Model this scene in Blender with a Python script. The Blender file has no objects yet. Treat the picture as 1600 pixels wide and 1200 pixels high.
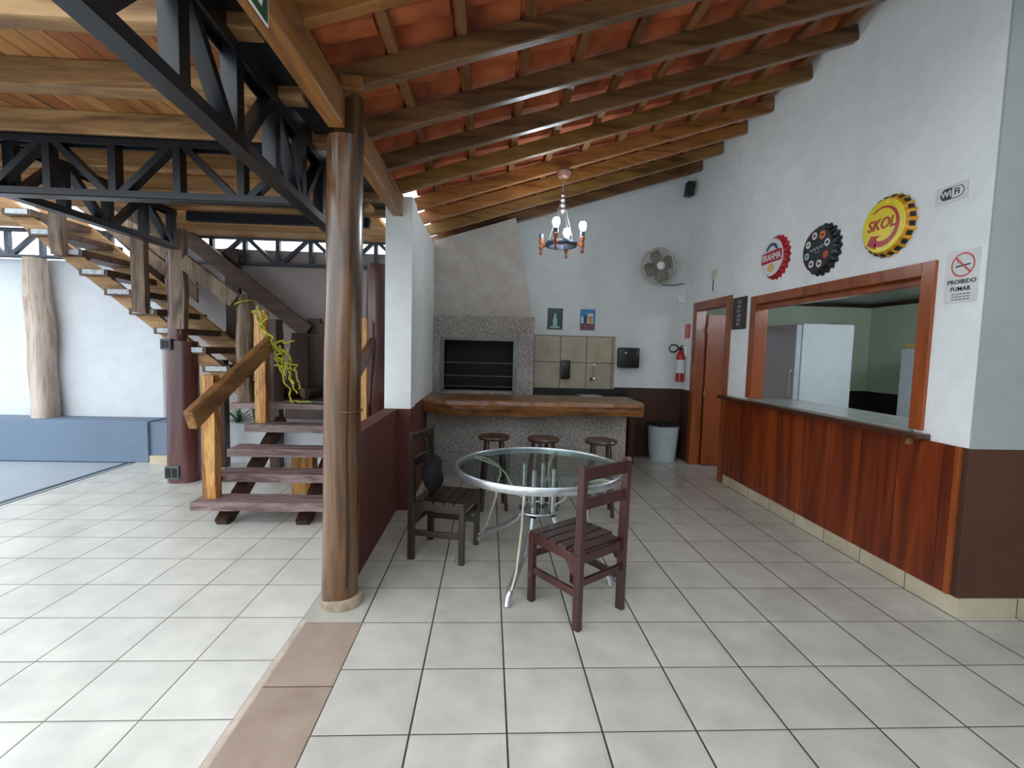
import bpy, bmesh, math, random
from mathutils import Vector, Matrix, noise
random.seed(7)
PI = math.pi
D = bpy.data
SC = bpy.context.scene
COL = SC.collection

# ------------------------------------------------------------------ camera
cam_d = D.cameras.new('camera')
cam_d.sensor_width = 36.0
cam_d.lens = 740.14 / 1600 * 36
cam_d.clip_start = 0.02
cam = D.objects.new('camera', cam_d)
COL.objects.link(cam)
CR, CU, CF = Vector((.9986, -.0471, .0257)), Vector((-.0222, .0732, .9971)), Vector((.0489, .9962, -.0721))
M = Matrix((CR, CU, -CF)).transposed().to_4x4()
M.translation = Vector((.2826, -1.777, 1.5226))
cam.matrix_world = M
SC.camera = cam

# ------------------------------------------------------------------ world, exposure
SC.view_settings.view_transform = 'Standard'
SC.view_settings.look = 'None'
SC.view_settings.gamma = 1
SC.view_settings.use_curve_mapping = False
SC.view_settings.exposure = 1.0
w = D.worlds.new('world'); SC.world = w; w.use_nodes = True
nt = w.node_tree; nt.nodes.clear()
wo = nt.nodes.new('ShaderNodeOutputWorld'); bg = nt.nodes.new('ShaderNodeBackground')
tc = nt.nodes.new('ShaderNodeTexCoord'); sx = nt.nodes.new('ShaderNodeSeparateXYZ')
rp = nt.nodes.new('ShaderNodeValToRGB')
rp.color_ramp.elements[0].position = 0.0; rp.color_ramp.elements[0].color = (.30, .31, .30, 1)
rp.color_ramp.elements[1].position = .12; rp.color_ramp.elements[1].color = (.88, .95, 1.0, 1)
nt.links.new(tc.outputs['Generated'], sx.inputs[0]); nt.links.new(sx.outputs['Z'], rp.inputs[0])
nt.links.new(rp.outputs[0], bg.inputs[0]); nt.links.new(bg.outputs[0], wo.inputs[0])
bg.inputs[1].default_value = 1.7
SC.cycles.use_denoising = True
SC.cycles.max_bounces = 10
SC.cycles.diffuse_bounces = 6
SC.cycles.sample_clamp_indirect = 6

# ------------------------------------------------------------------ helpers
def lin(c):
    return tuple(((v/255)/12.92 if v/255 <= .04045 else ((v/255+.055)/1.055)**2.4) for v in c) + (1,)

def tag(o, label=None, cat=None, group=None, kind=None):
    if label: o['label'] = label
    if cat: o['category'] = cat
    if group: o['group'] = group
    if kind: o['kind'] = kind
    return o

def thing(name, label, cat, loc=(0, 0, 0), rz=0, group=None):
    o = D.objects.new(name, None); COL.objects.link(o)
    o.empty_display_size = .1
    o.location = loc; o.rotation_euler = (0, 0, rz)
    return tag(o, label, cat, group)

class MB:
    def __init__(s): s.b = bmesh.new()
    def box(s, c, d, R=None, bev=0, taper=None):
        m = Matrix.Translation(c) @ (R.to_4x4() if R else Matrix()) @ Matrix.Diagonal((*d, 1))
        r = bmesh.ops.create_cube(s.b, size=1, matrix=m)
        vs = r['verts']
        if bev:
            es = list({e for v in vs for e in v.link_edges})
            bmesh.ops.bevel(s.b, geom=es, offset=bev, segments=2, affect='EDGES', profile=.6)
        return s
    def b2(s, x0, x1, y0, y1, z0, z1, bev=0):
        return s.box(((x0+x1)/2, (y0+y1)/2, (z0+z1)/2), (abs(x1-x0), abs(y1-y0), abs(z1-z0)), None, bev)
    def beam(s, p0, p1, w_, h, up=(0, 0, 1), bev=0):
        p0, p1 = Vector(p0), Vector(p1); d = p1-p0; L = d.length; x = d/L
        u = Vector(up); y = u.cross(x)
        if y.length < 1e-6: y = Vector((0, 1, 0)).cross(x)
        y.normalize(); z = x.cross(y)
        R = Matrix((x, y, z)).transposed()
        return s.box((p0+p1)/2, (L, w_, h), R, bev)
    def tube(s, pts, r, n=10, caps=True, closed=False):
        pts = [Vector(p) for p in pts]; rings = []; N = len(pts)
        rr = r if isinstance(r, (list, tuple)) else [r]*N
        prev = None
        for i, p in enumerate(pts):
            if closed: t = pts[(i+1) % N]-pts[i-1]
            else: t = pts[min(i+1, N-1)]-pts[max(i-1, 0)]
            t.normalize()
            if prev is None:
                a = Vector((0, 0, 1)) if abs(t.z) < .9 else Vector((1, 0, 0))
                u = a.cross(t).normalized()
            else:
                u = (prev - t*prev.dot(t))
                u = u.normalized() if u.length > 1e-6 else t.orthogonal().normalized()
            prev = u; v = t.cross(u)
            rings.append([s.b.verts.new(p + (u*math.cos(2*PI*k/n)+v*math.sin(2*PI*k/n))*rr[i]) for k in range(n)])
        m = N if closed else N-1
        for i in range(m):
            A, B = rings[i], rings[(i+1) % N]
            for k in range(n):
                s.b.faces.new((A[k], A[(k+1) % n], B[(k+1) % n], B[k]))
        if caps and not closed:
            s.b.faces.new(rings[0][::-1]); s.b.faces.new(rings[-1])
        return s
    def lathe(s, prof, c=(0, 0, 0), n=24, R=None, cap=True):
        c = Vector(c); R = R or Matrix.Identity(3); rings = []
        for r, z in prof:
            rings.append([s.b.verts.new(c + R @ Vector((r*math.cos(2*PI*k/n), r*math.sin(2*PI*k/n), z))) for k in range(n)])
        for A, B in zip(rings, rings[1:]):
            for k in range(n): s.b.faces.new((A[k], A[(k+1) % n], B[(k+1) % n], B[k]))
        if cap:
            s.b.faces.new(rings[0][::-1]); s.b.faces.new(rings[-1])
        return s
    def prism(s, poly, o, ux, uy, depth):
        """polygon (2d) in the frame o, ux, uy; extruded by the vector depth"""
        o, ux, uy, dp = Vector(o), Vector(ux), Vector(uy), Vector(depth)
        A = [s.b.verts.new(o+ux*a+uy*b) for a, b in poly]
        B = [s.b.verts.new(v.co+dp) for v in A]
        n = len(A)
        s.b.faces.new(A); s.b.faces.new(B[::-1])
        for k in range(n): s.b.faces.new((A[k], B[k], B[(k+1) % n], A[(k+1) % n]))
        return s
    def log(s, p0, p1, r0, r1, n=20, seg=14, amp=.012, bend=.01, seed=0, flat=None):
        p0, p1 = Vector(p0), Vector(p1); d = p1-p0; t = d.normalized()
        u = t.orthogonal().normalized(); v = t.cross(u)
        if abs(t.z) > .9: u, v = Vector((1, 0, 0)), Vector((0, 1, 0))
        rings = []
        for i in range(seg+1):
            f = i/seg; c = p0+d*f
            c = c + u*bend*noise.noise((f*3, seed, 0)) + v*bend*noise.noise((f*3, seed, 5))
            r = r0+(r1-r0)*f; ring = []
            for k in range(n):
                a = 2*PI*k/n
                q = Vector((math.cos(a)*1.3+seed, math.sin(a)*1.3, f*d.length*1.2))
                ring.append(s.b.verts.new(c+(u*math.cos(a)+v*math.sin(a))*(r+amp*noise.noise(q)*2)))
            rings.append(ring)
        for A, B in zip(rings, rings[1:]):
            for k in range(n): s.b.faces.new((A[k], A[(k+1) % n], B[(k+1) % n], B[k]))
        s.b.faces.new(rings[0][::-1]); s.b.faces.new(rings[-1])
        return s
    def rough(s, amp, sc, maxlen=.06, passes=5):
        """cut the mesh finer and push its vertices with noise (hewn timber)"""
        for _ in range(passes):
            es = [e for e in s.b.edges if e.calc_length() > maxlen]
            if not es: break
            bmesh.ops.subdivide_edges(s.b, edges=es, cuts=1, use_grid_fill=True)
        bmesh.ops.triangulate(s.b, faces=[f for f in s.b.faces if len(f.verts) > 4])
        s.b.normal_update()
        for v in s.b.verts:
            v.co += noise.noise_vector(v.co*sc)*amp
        return s
    def done(s, name, mat, parent=None, smooth=False, label=None, cat=None, group=None, kind=None, loc=None):
        me = D.meshes.new(name)
        bmesh.ops.recalc_face_normals(s.b, faces=s.b.faces)
        s.b.to_mesh(me); s.b.free()
        if smooth:
            for f in me.polygons: f.use_smooth = True
            try: me.set_sharp_from_angle(angle=math.radians(38))
            except Exception: pass
        for m_ in (mat if isinstance(mat, (list, tuple)) else [mat]): me.materials.append(m_)
        o = D.objects.new(name, me); COL.objects.link(o)
        if loc: o.location = loc
        if parent: o.parent = parent
        return tag(o, label, cat, group, kind)

def copy_tree(o, parent=None):
    c = o.copy(); COL.objects.link(c)
    if parent: c.parent = parent
    for ch in list(o.children): copy_tree(ch, c)
    return c

# ------------------------------------------------------------------ materials
def mk(name):
    m = D.materials.new(name); m.use_nodes = True
    t = m.node_tree; t.nodes.clear()
    out = t.nodes.new('ShaderNodeOutputMaterial'); b = t.nodes.new('ShaderNodeBsdfPrincipled')
    t.links.new(b.outputs[0], out.inputs[0])
    return m, t, b
def nd(t, k, **kw):
    n = t.nodes.new(k)
    for a, v in kw.items(): setattr(n, a, v)
    return n
def mth(t, op, a, b=None, c=None):
    n = nd(t, 'ShaderNodeMath', operation=op)
    for i, v in enumerate((a, b, c)):
        if v is None: continue
        if isinstance(v, (int, float)): n.inputs[i].default_value = v
        else: t.links.new(v, n.inputs[i])
    return n.outputs[0]
def ramp(t, fac, stops):
    r = nd(t, 'ShaderNodeValToRGB'); e = r.color_ramp.elements
    while len(e) < len(stops): e.new(.5)
    for i, (p, c) in enumerate(stops): e[i].position = p; e[i].color = lin(c)
    t.links.new(fac, r.inputs[0]); return r.outputs[0]
def noise_n(t, scale, detail=4, vec=None, rough=.55, dist=0):
    n = nd(t, 'ShaderNodeTexNoise'); n.inputs['Scale'].default_value = scale
    n.inputs['Detail'].default_value = detail; n.inputs['Roughness'].default_value = rough
    n.inputs['Distortion'].default_value = dist
    if vec: t.links.new(vec, n.inputs['Vector'])
    return n.outputs[0]
def objvec(t, scale=(1, 1, 1), world=False):
    if world:
        g = nd(t, 'ShaderNodeNewGeometry'); src = g.outputs['Position']
    else:
        g = nd(t, 'ShaderNodeTexCoord'); src = g.outputs['Object']
    mp = nd(t, 'ShaderNodeMapping'); mp.inputs['Scale'].default_value = scale
    t.links.new(src, mp.inputs[0]); return mp.outputs[0]
def bump(t, b, h, strength=.3, dist=.01):
    n = nd(t, 'ShaderNodeBump'); n.inputs['Strength'].default_value = strength; n.inputs['Distance'].default_value = dist
    t.links.new(h, n.inputs['Height']); t.links.new(n.outputs[0], b.inputs['Normal'])

def plain(name, c, rough=.5, metal=0, var=.06, scale=6, bmp=0, spec=None, emit=None):
    m, t, b = mk(name)
    v = objvec(t)
    d = [max(0, x*(1-var)) for x in c]; l = [min(255, x*(1+var)) for x in c]
    t.links.new(ramp(t, noise_n(t, scale, 4, v), [(.3, d), (.7, l)]), b.inputs['Base Color'])
    b.inputs['Roughness'].default_value = rough; b.inputs['Metallic'].default_value = metal
    if spec is not None: b.inputs['Specular IOR Level'].default_value = spec
    if bmp: bump(t, b, noise_n(t, scale*10, 3, v), bmp, .004)
    if emit:
        b.inputs['Emission Color'].default_value = lin(c); b.inputs['Emission Strength'].default_value = emit
    return m

def wood(name, stops, axis='X', rough=.5, grain=1.0, bmp=.25, world=False, coat=0, fine=28):
    m, t, b = mk(name)
    s = {'X': (.12, 1, 1), 'Y': (1, .12, 1), 'Z': (1, 1, .12)}[axis]
    v = objvec(t, s, world)
    n1 = noise_n(t, 7*grain, 6, v, .6, .8); n2 = noise_n(t, fine*grain, 3, v, .6)
    mx = mth(t, 'ADD', mth(t, 'MULTIPLY', n1, .72), mth(t, 'MULTIPLY', n2, .28))
    n = len(stops)
    t.links.new(ramp(t, mx, [(.34+.32*i/(n-1), c) for i, c in enumerate(stops)]), b.inputs['Base Color'])
    b.inputs['Roughness'].default_value = rough
    b.inputs['Coat Weight'].default_value = coat; b.inputs['Coat Roughness'].default_value = .25
    bump(t, b, n2, bmp, .006)
    return m

def painted_wall(name, upper, lower=None, zt=1.0, bmp=.12, stain=None):
    m, t, b = mk(name)
    v = objvec(t, world=True)
    n1 = noise_n(t, 1.6, 5, v); n2 = noise_n(t, 9, 4, v)
    f = mth(t, 'ADD', mth(t, 'MULTIPLY', n1, .6), mth(t, 'MULTIPLY', n2, .4))
    up = ramp(t, f, [(.3, [x*.955 for x in upper]), (.7, [min(255, x*1.03) for x in upper])])
    if lower:
        lo = ramp(t, f, [(.3, [x*.9 for x in lower]), (.7, [x*1.08 for x in lower])])
        s = nd(t, 'ShaderNodeSeparateXYZ'); t.links.new(v, s.inputs[0])
        k = mth(t, 'LESS_THAN', s.outputs['Z'], zt)
        mx = nd(t, 'ShaderNodeMix', data_type='RGBA')
        t.links.new(k, mx.inputs[0]); t.links.new(up, mx.inputs[6]); t.links.new(lo, mx.inputs[7])
        t.links.new(mx.outputs[2], b.inputs['Base Color'])
    else: t.links.new(up, b.inputs['Base Color'])
    b.inputs['Roughness'].default_value = .75
    bump(t, b, noise_n(t, 60, 4, v), bmp, .004)
    return m

def tile_floor(name, T, ox, oy, c0, c1, grout, gw=.0042, rough=.28, ax='Y', gx=None):
    m, t, b = mk(name)
    g = nd(t, 'ShaderNodeNewGeometry'); s = nd(t, 'ShaderNodeSeparateXYZ'); t.links.new(g.outputs['Position'], s.inputs[0])
    def edge(o, off):
        q = mth(t, 'DIVIDE', mth(t, 'SUBTRACT', o, off), T)
        fr = mth(t, 'FRACT', q); fl = mth(t, 'FLOOR', q)
        return mth(t, 'MINIMUM', fr, mth(t, 'SUBTRACT', 1, fr)), fl
    ex, fx = edge(s.outputs['X'], ox); ey, fy = edge(s.outputs[ax], oy)
    if gx: ex = mth(t, 'MULTIPLY', ex, gw/gx)
    e = mth(t, 'MINIMUM', ex, ey)
    k = mth(t, 'LESS_THAN', e, gw/T)
    cb = nd(t, 'ShaderNodeCombineXYZ'); t.links.new(fx, cb.inputs[0]); t.links.new(fy, cb.inputs[1])
    wn = nd(t, 'ShaderNodeTexWhiteNoise', noise_dimensions='3D'); t.links.new(cb.outputs[0], wn.inputs[0])
    v = objvec(t, world=True)
    f = mth(t, 'ADD', mth(t, 'MULTIPLY', noise_n(t, 5, 6, v), .85), mth(t, 'MULTIPLY', wn.outputs[0], .15))
    col = ramp(t, f, [(.3, c0), (.72, c1)])
    mx = nd(t, 'ShaderNodeMix', data_type='RGBA'); mx.inputs[7].default_value = lin(grout)
    t.links.new(k, mx.inputs[0]); t.links.new(col, mx.inputs[6]); t.links.new(mx.outputs[2], b.inputs['Base Color'])
    t.links.new(mth(t, 'ADD', mth(t, 'MULTIPLY', k, .5), rough), b.inputs['Roughness'])
    h = mth(t, 'MINIMUM', mth(t, 'MULTIPLY', e, T/.012), 1)
    bump(t, b, h, .35, .004)
    return m

def planks(name, axis, pitch, stops, along=.1, rough=.65, seam=.02, gap=(20, 14, 8), upright=False):
    """boards side by side across `axis`, grain running the other way"""
    m, t, b = mk(name)
    g = nd(t, 'ShaderNodeNewGeometry'); s = nd(t, 'ShaderNodeSeparateXYZ'); t.links.new(g.outputs['Position'], s.inputs[0])
    q = mth(t, 'DIVIDE', s.outputs[axis], pitch); fr = mth(t, 'FRACT', q); fl = mth(t, 'FLOOR', q)
    other = 'Y' if axis == 'X' else 'X'
    if other == 'X' : pass
    seg = mth(t, 'FLOOR', mth(t, 'DIVIDE', s.outputs[other], 1.3 if not upright else 50))
    cb = nd(t, 'ShaderNodeCombineXYZ'); t.links.new(fl, cb.inputs[0]); t.links.new(seg, cb.inputs[1])
    wn = nd(t, 'ShaderNodeTexWhiteNoise', noise_dimensions='3D'); t.links.new(cb.outputs[0], wn.inputs[0])
    sc = (1, 1, .08) if upright else ((1, .12, 1) if axis == 'X' else (.12, 1, 1))
    v = objvec(t, sc, True)
    va = nd(t, 'ShaderNodeVectorMath', operation='ADD'); t.links.new(v, va.inputs[0]); t.links.new(wn.outputs[1], va.inputs[1])
    f = mth(t, 'ADD', mth(t, 'MULTIPLY', noise_n(t, 9, 5, va.outputs[0], .6, .6), .62), mth(t, 'MULTIPLY', wn.outputs[0], .12 if upright else .38))
    n = len(stops)
    col = ramp(t, f, [((.3 if upright else .22)+(.3 if upright else .5)*i/(n-1), c) for i, c in enumerate(stops)])
    e = mth(t, 'MINIMUM', fr, mth(t, 'SUBTRACT', 1, fr)); k = mth(t, 'LESS_THAN', e, seam)
    mx = nd(t, 'ShaderNodeMix', data_type='RGBA'); mx.inputs[7].default_value = lin(gap)
    t.links.new(k, mx.inputs[0]); t.links.new(col, mx.inputs[6]); t.links.new(mx.outputs[2], b.inputs['Base Color'])
    b.inputs['Roughness'].default_value = rough
    bump(t, b, mth(t, 'MINIMUM', mth(t, 'MULTIPLY', e, 8), 1), .4, .006)
    return m

TT = .385
m_white = painted_wall('white_paint_over_brown', (234, 238, 239), (66, 38, 26), 1.015)
m_whitefull = painted_wall('white_paint', (234, 238, 239))
m_outwall = painted_wall('outer_white_paint', (214, 218, 224))
m_shade = painted_wall('shaded_outer_white_paint', (176, 166, 164))  # outer white greyed to paint in the shade behind the stairs
m_maroon = painted_wall('maroon_paint', (92, 46, 36))
m_pier = painted_wall('white_paint_over_maroon', (228, 231, 231), (92, 46, 36), .955)
m_backwhite = painted_wall('dimmed_white_paint_over_brown_back', (214, 219, 220), (66, 38, 26), 1.015)  # same white dimmed in the colour for the weaker light at the back
m_frontshade = painted_wall('shaded_white_paint_over_brown', (166, 173, 173), (82, 50, 34), 1.015)  # white greyed to paint in the shade on the camera-facing side
m_brown = painted_wall('brown_paint', (70, 40, 26))
m_sage = painted_wall('sage_paint_over_black', (198, 212, 190), (28, 24, 22), 1.03)
m_bench = painted_wall('blue_grey_paint', (108, 126, 146))
m_drive = painted_wall('driveway_concrete', (160, 170, 180))
m_floor = tile_floor('beige_floor_tiles', TT, 0, 0, (172, 168, 159), (197, 194, 185), (58, 50, 42), .0026, gx=.0042)
m_floor2 = tile_floor('pale_floor_tiles', TT, 0, .471*TT, (196, 195, 188), (220, 218, 210), (112, 108, 100), .0032)
m_skirt = tile_floor('beige_skirting_tiles', TT, 0, 0, (176, 162, 136), (206, 196, 172), (70, 60, 50), .003)
m_splash = tile_floor('beige_wall_tiles', .378, .925, .985, (160, 150, 128), (186, 176, 154), (70, 62, 50), .005, ax='Z')
m_strip = tile_floor('brown_threshold_tiles', .5, -.75, .272, (146, 126, 114), (172, 152, 140), (70, 52, 44), .003)
m_stone = plain('brown_threshold_stone', (150, 122, 108), .35, var=.14, scale=7, bmp=.1)
m_lip = plain('pink_marble_lip', (190, 172, 160), .3, var=.1, scale=9)
m_rafter = wood('rafter_wood', [(56, 36, 20), (92, 64, 38), (120, 86, 54), (84, 58, 34)], 'X', .42, 1, .3, True, .25)
m_rafter2 = wood('rafter_wood_warm', [(76, 44, 18), (130, 82, 38), (160, 106, 54), (112, 68, 30)], 'X', .42, 1, .3, True, .25)
m_rafter3 = wood('rafter_wood_olive', [(66, 46, 18), (114, 82, 38), (140, 104, 54), (102, 72, 34)], 'X', .42, 1, .3, True, .25)
m_batten = wood('batten_wood', [(86, 52, 28), (128, 84, 48), (150, 104, 62)], 'Y', .55, 1, .2, True)
m_beam = wood('beam_wood', [(82, 50, 22), (138, 90, 42), (166, 114, 58)], 'Y', .45, 1.3, .35, True, .2)
m_pole = wood('varnished_trunk', [(30, 19, 11), (74, 48, 26), (108, 72, 40), (46, 30, 18)], 'Z', .25, .8, .25, True, .6, 20)
m_darkpost = wood('maroon_trunk', [(58, 26, 26), (84, 42, 40), (112, 66, 60)], 'Z', .28, .5, .2, True, .5)
m_log = wood('grey_trunk', [(126, 108, 94), (170, 150, 134), (198, 184, 172), (150, 120, 96)], 'Z', .7, .9, .4, True)
m_sleeper = wood('weathered_sleeper', [(60, 44, 42), (104, 82, 80), (138, 118, 118), (84, 62, 56)], 'X', .6, 1.6, .7, True)
m_sleeperz = wood('weathered_post', [(48, 35, 26), (92, 72, 54), (130, 108, 88), (74, 54, 38)], 'Z', .6, 1.4, .7, True)
m_newel = wood('golden_newel', [(96, 54, 20), (170, 110, 50), (206, 158, 88), (138, 74, 28)], 'Z', .45, 1.6, .5, True, .15)
m_railwood = wood('handrail_wood', [(70, 44, 20), (128, 86, 44), (156, 112, 66)], 'Y', .42, 1.4, .35, True, .25)
m_stringer = wood('stringer_wood', [(112, 80, 46), (160, 120, 76), (186, 148, 102)], 'X', .6, 1.2, .35, True)
m_darkwood = wood('dark_brown_wood', [(28, 16, 10), (54, 32, 22), (74, 46, 32)], 'Z', .45, 1, .3, True)
m_darkrail = wood('dark_rail_wood', [(44, 28, 20), (78, 54, 40), (104, 76, 58)], 'X', .5, 1.2, .35, True)
m_joist = wood('joist_wood', [(98, 68, 40), (144, 108, 68), (184, 146, 100)], 'X', .6, 1.1, .3, True)
m_deck = planks('deck_boards', 'X', .135, [(84, 56, 30), (152, 100, 44), (174, 126, 72), (140, 74, 34), (116, 86, 54)])
m_deck2 = planks('soffit_boards', 'Y', .26, [(170, 122, 66), (206, 158, 96), (218, 176, 116)])
m_panel = planks('varnished_panel', 'Y', .32, [(92, 34, 13), (122, 50, 18), (150, 68, 26), (126, 52, 20)], rough=.3, seam=.006, gap=(40, 14, 6), upright=True)
m_casing = wood('cherry_casing', [(104, 46, 16), (140, 68, 26), (158, 82, 36)], 'Z', .3, .8, .12, True, .3)
m_door = wood('cherry_door', [(112, 50, 18), (138, 66, 26), (150, 76, 32)], 'Z', .35, .4, .05, True, .2)
m_sill = wood('dark_sill', [(52, 26, 14), (84, 46, 26)], 'Y', .25, 1, .1, True, .4)
m_slab = wood('live_edge_slab', [(62, 34, 13), (114, 70, 30), (146, 94, 44), (94, 54, 22)], 'X', .3, 1.6, .4, True, .4)
m_slabtop = wood('polished_slab_top', [(92, 64, 38), (126, 92, 58), (146, 110, 72)], 'X', .36, .8, .08, True, .15)
m_chair = wood('mahogany', [(36, 16, 15), (62, 30, 28), (82, 44, 40)], 'Z', .3, .9, .12, False, .35)
m_chairdk = wood('ebony_brown', [(26, 17, 12), (42, 28, 21), (54, 38, 29)], 'Z', .4, .9, .12, False, .2)
m_stool = wood('dark_stool_wood', [(34, 19, 14), (58, 35, 26), (74, 47, 36)], 'Z', .28, .9, .1, False, .4)
m_alu = plain('brushed_aluminium', (196, 200, 206), .3, .85, .05, 20)
m_cream = plain('cream_tube', (196, 188, 170), .35, .3, .06)
m_steel = plain('painted_steel', (30, 33, 39), .34, .25, .1, 5)
m_steel2 = plain('grey_steel', (74, 82, 94), .4, .4, .1, 5)
m_black = plain('black_plastic', (18, 18, 19), .3, 0, .1)
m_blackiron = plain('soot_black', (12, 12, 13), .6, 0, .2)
m_ironrod = plain('iron_rod', (120, 124, 128), .35, .8, .1)
m_frame = plain('zinc_frame', (104, 110, 112), .4, .6, .1)
m_whitepl = plain('white_plastic', (222, 226, 228), .35, 0, .03)
m_fridge = plain('white_enamel', (206, 216, 220), .28, 0, .02)
m_handle = plain('grey_plastic', (150, 154, 156), .35)
m_bin = plain('frosted_bin', (176, 190, 194), .4, 0, .05, 4)
m_fan = plain('cream_fan', (178, 170, 154), .4, 0, .05)
m_fandk = plain('fan_dark_blade', (120, 116, 108), .4)  # blades a darker beige than the cage
m_wire = plain('dark_cable', (46, 42, 40), .5)
m_red = plain('red_enamel', (170, 26, 30), .25, 0, .06)
m_redsign = plain('red_sign', (196, 60, 50), .4)
m_green = plain('green_sign', (14, 72, 46), .4)
m_yellow = plain('yellow_enamel', (232, 208, 30), .3, 0, .06, 9)
m_amber = plain('amber_enamel', (196, 140, 26), .35, 0, .2, 14)
m_crim = plain('crimson_enamel', (168, 22, 40), .3, 0, .1, 12)
m_navy = plain('navy_print', (40, 70, 96), .4)
m_gold = plain('gold_print', (196, 168, 100), .4, 0, .1)
m_peach = plain('copper_print', (196, 128, 72), .4, 0, .15, 30)
m_paper = plain('white_print', (214, 216, 216), .45, 0, .03)
m_ink = plain('black_ink', (24, 26, 30), .5)
m_slate = plain('slate_print', (40, 56, 66), .5)
m_silver = plain('silver_print', (150, 158, 170), .4)
m_cyan = plain('pale_cyan_print', (150, 190, 190), .4)
m_plaque = plain('brown_plaque', (58, 46, 38), .5)
m_brass = plain('old_brass', (168, 140, 84), .35, .8, .08)
m_pinkmet = plain('rose_canopy', (150, 110, 100), .35, .4, .08)
m_ring = plain('blue_grey_iron', (66, 74, 92), .4, .4, .1)
m_turn = wood('turned_wood', [(110, 54, 30), (150, 84, 54), (168, 104, 72)], 'Z', .4, 1.2, .1)
m_chain = plain('chain_metal', (150, 144, 142), .3, .7, .1)
m_bulb = plain('lit_bulb', (236, 248, 255), .3, 0, 0, emit=75)
m_deadbulb = plain('socket', (70, 74, 84), .4, .3)
m_rope = plain('yellow_rope', (170, 164, 46), .6, 0, .25, 40)
m_leaf = plain('agave_leaf', (60, 106, 70), .5, 0, .25, 18)
m_tin = plain('concrete_collar', (150, 134, 116), .7, 0, .15, 14, .3)
m_mount = plain('charcoal_metal', (30, 30, 32), .5)
m_bag = plain('black_cloth', (9, 8, 9), .9, 0, .2)
m_stainless = plain('stainless', (186, 190, 196), .2, .9, .04)
m_granite = plain('black_granite', (24, 24, 26), .25, 0, .3, 60)
m_endgrain = plain('end_grain', (196, 166, 130), .6, 0, .15, 22)
m_whitewash = plain('whitewashed_end', (176, 180, 184), .7, 0, .12, 20)

def clay():
    m, t, b = mk('clay_tiles'); v = objvec(t, world=True)
    t.links.new(ramp(t, noise_n(t, 3.5, 6, v), [(.3, (120, 58, 30)), (.5, (176, 88, 48)), (.62, (196, 108, 62)), (.75, (100, 54, 34))]), b.inputs['Base Color'])
    b.inputs['Roughness'].default_value = .8; bump(t, b, noise_n(t, 40, 4, v), .3, .005); return m
m_clay = clay()
def stucco():
    m, t, b = mk('grey_textured_stucco'); v = objvec(t, world=True)
    n = noise_n(t, 34, 5, v, .7); n0 = noise_n(t, 2.2, 4, v)
    f = mth(t, 'ADD', mth(t, 'MULTIPLY', n, .75), mth(t, 'MULTIPLY', n0, .25))
    t.links.new(ramp(t, f, [(.34, (108, 102, 98)), (.5, (150, 144, 139)), (.64, (190, 185, 180))]), b.inputs['Base Color'])
    b.inputs['Roughness'].default_value = .85; bump(t, b, n, .9, .012); return m
m_stucco = stucco()
def smooth_stucco():
    m, t, b = mk('grey_trowelled_stucco'); v = objvec(t, world=True)
    f = noise_n(t, 5, 6, v, .65)
    t.links.new(ramp(t, f, [(.3, (160, 152, 145)), (.5, (170, 163, 157)), (.7, (182, 177, 173))]), b.inputs['Base Color'])
    b.inputs['Roughness'].default_value = .85; bump(t, b, noise_n(t, 34, 5, v, .7), .5, .01); return m
m_stucco2 = smooth_stucco()
def glassm():
    m, t, b = mk('tinted_glass')
    b.inputs['Base Color'].default_value = (.62, .74, .72, 1); b.inputs['Roughness'].default_value = .02
    b.inputs['Transmission Weight'].default_value = .55; b.inputs['IOR'].default_value = 1.5
    mx = nd(t, 'ShaderNodeMixShader'); tr = nd(t, 'ShaderNodeBsdfTransparent'); tr.inputs[0].default_value = (.80, .87, .86, 1)
    gl = nd(t, 'ShaderNodeBsdfGlossy'); gl.inputs['Roughness'].default_value = .03
    fr = nd(t, 'ShaderNodeFresnel'); fr.inputs[0].default_value = 1.42
    g_ = nd(t, 'ShaderNodeNewGeometry')
    t.links.new(mth(t, 'MULTIPLY', fr.outputs[0], mth(t, 'SUBTRACT', 1, g_.outputs['Backfacing'])), mx.inputs[0]); t.links.new(tr.outputs[0], mx.inputs[1]); t.links.new(gl.outputs[0], mx.inputs[2])
    out = [n for n in t.nodes if n.type == 'OUTPUT_MATERIAL'][0]; t.links.new(mx.outputs[0], out.inputs[0])
    return m
m_glass = glassm()
def pvc():
    m, t, b = mk('ribbed_pvc')
    g = nd(t, 'ShaderNodeNewGeometry'); s = nd(t, 'ShaderNodeSeparateXYZ'); t.links.new(g.outputs['Position'], s.inputs[0])
    fr = mth(t, 'FRACT', mth(t, 'DIVIDE', s.outputs['Y'], .1))
    t.links.new(ramp(t, fr, [(0, (60, 62, 66)), (.12, (150, 154, 160)), (1, (176, 180, 186))]), b.inputs['Base Color'])
    b.inputs['Roughness'].default_value = .2; return m
m_pvc = pvc()

XW, YB = 3.096, 5.03           # right wall plane, back wall plane
ZL = -.075                     # the lower floor on the left

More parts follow.
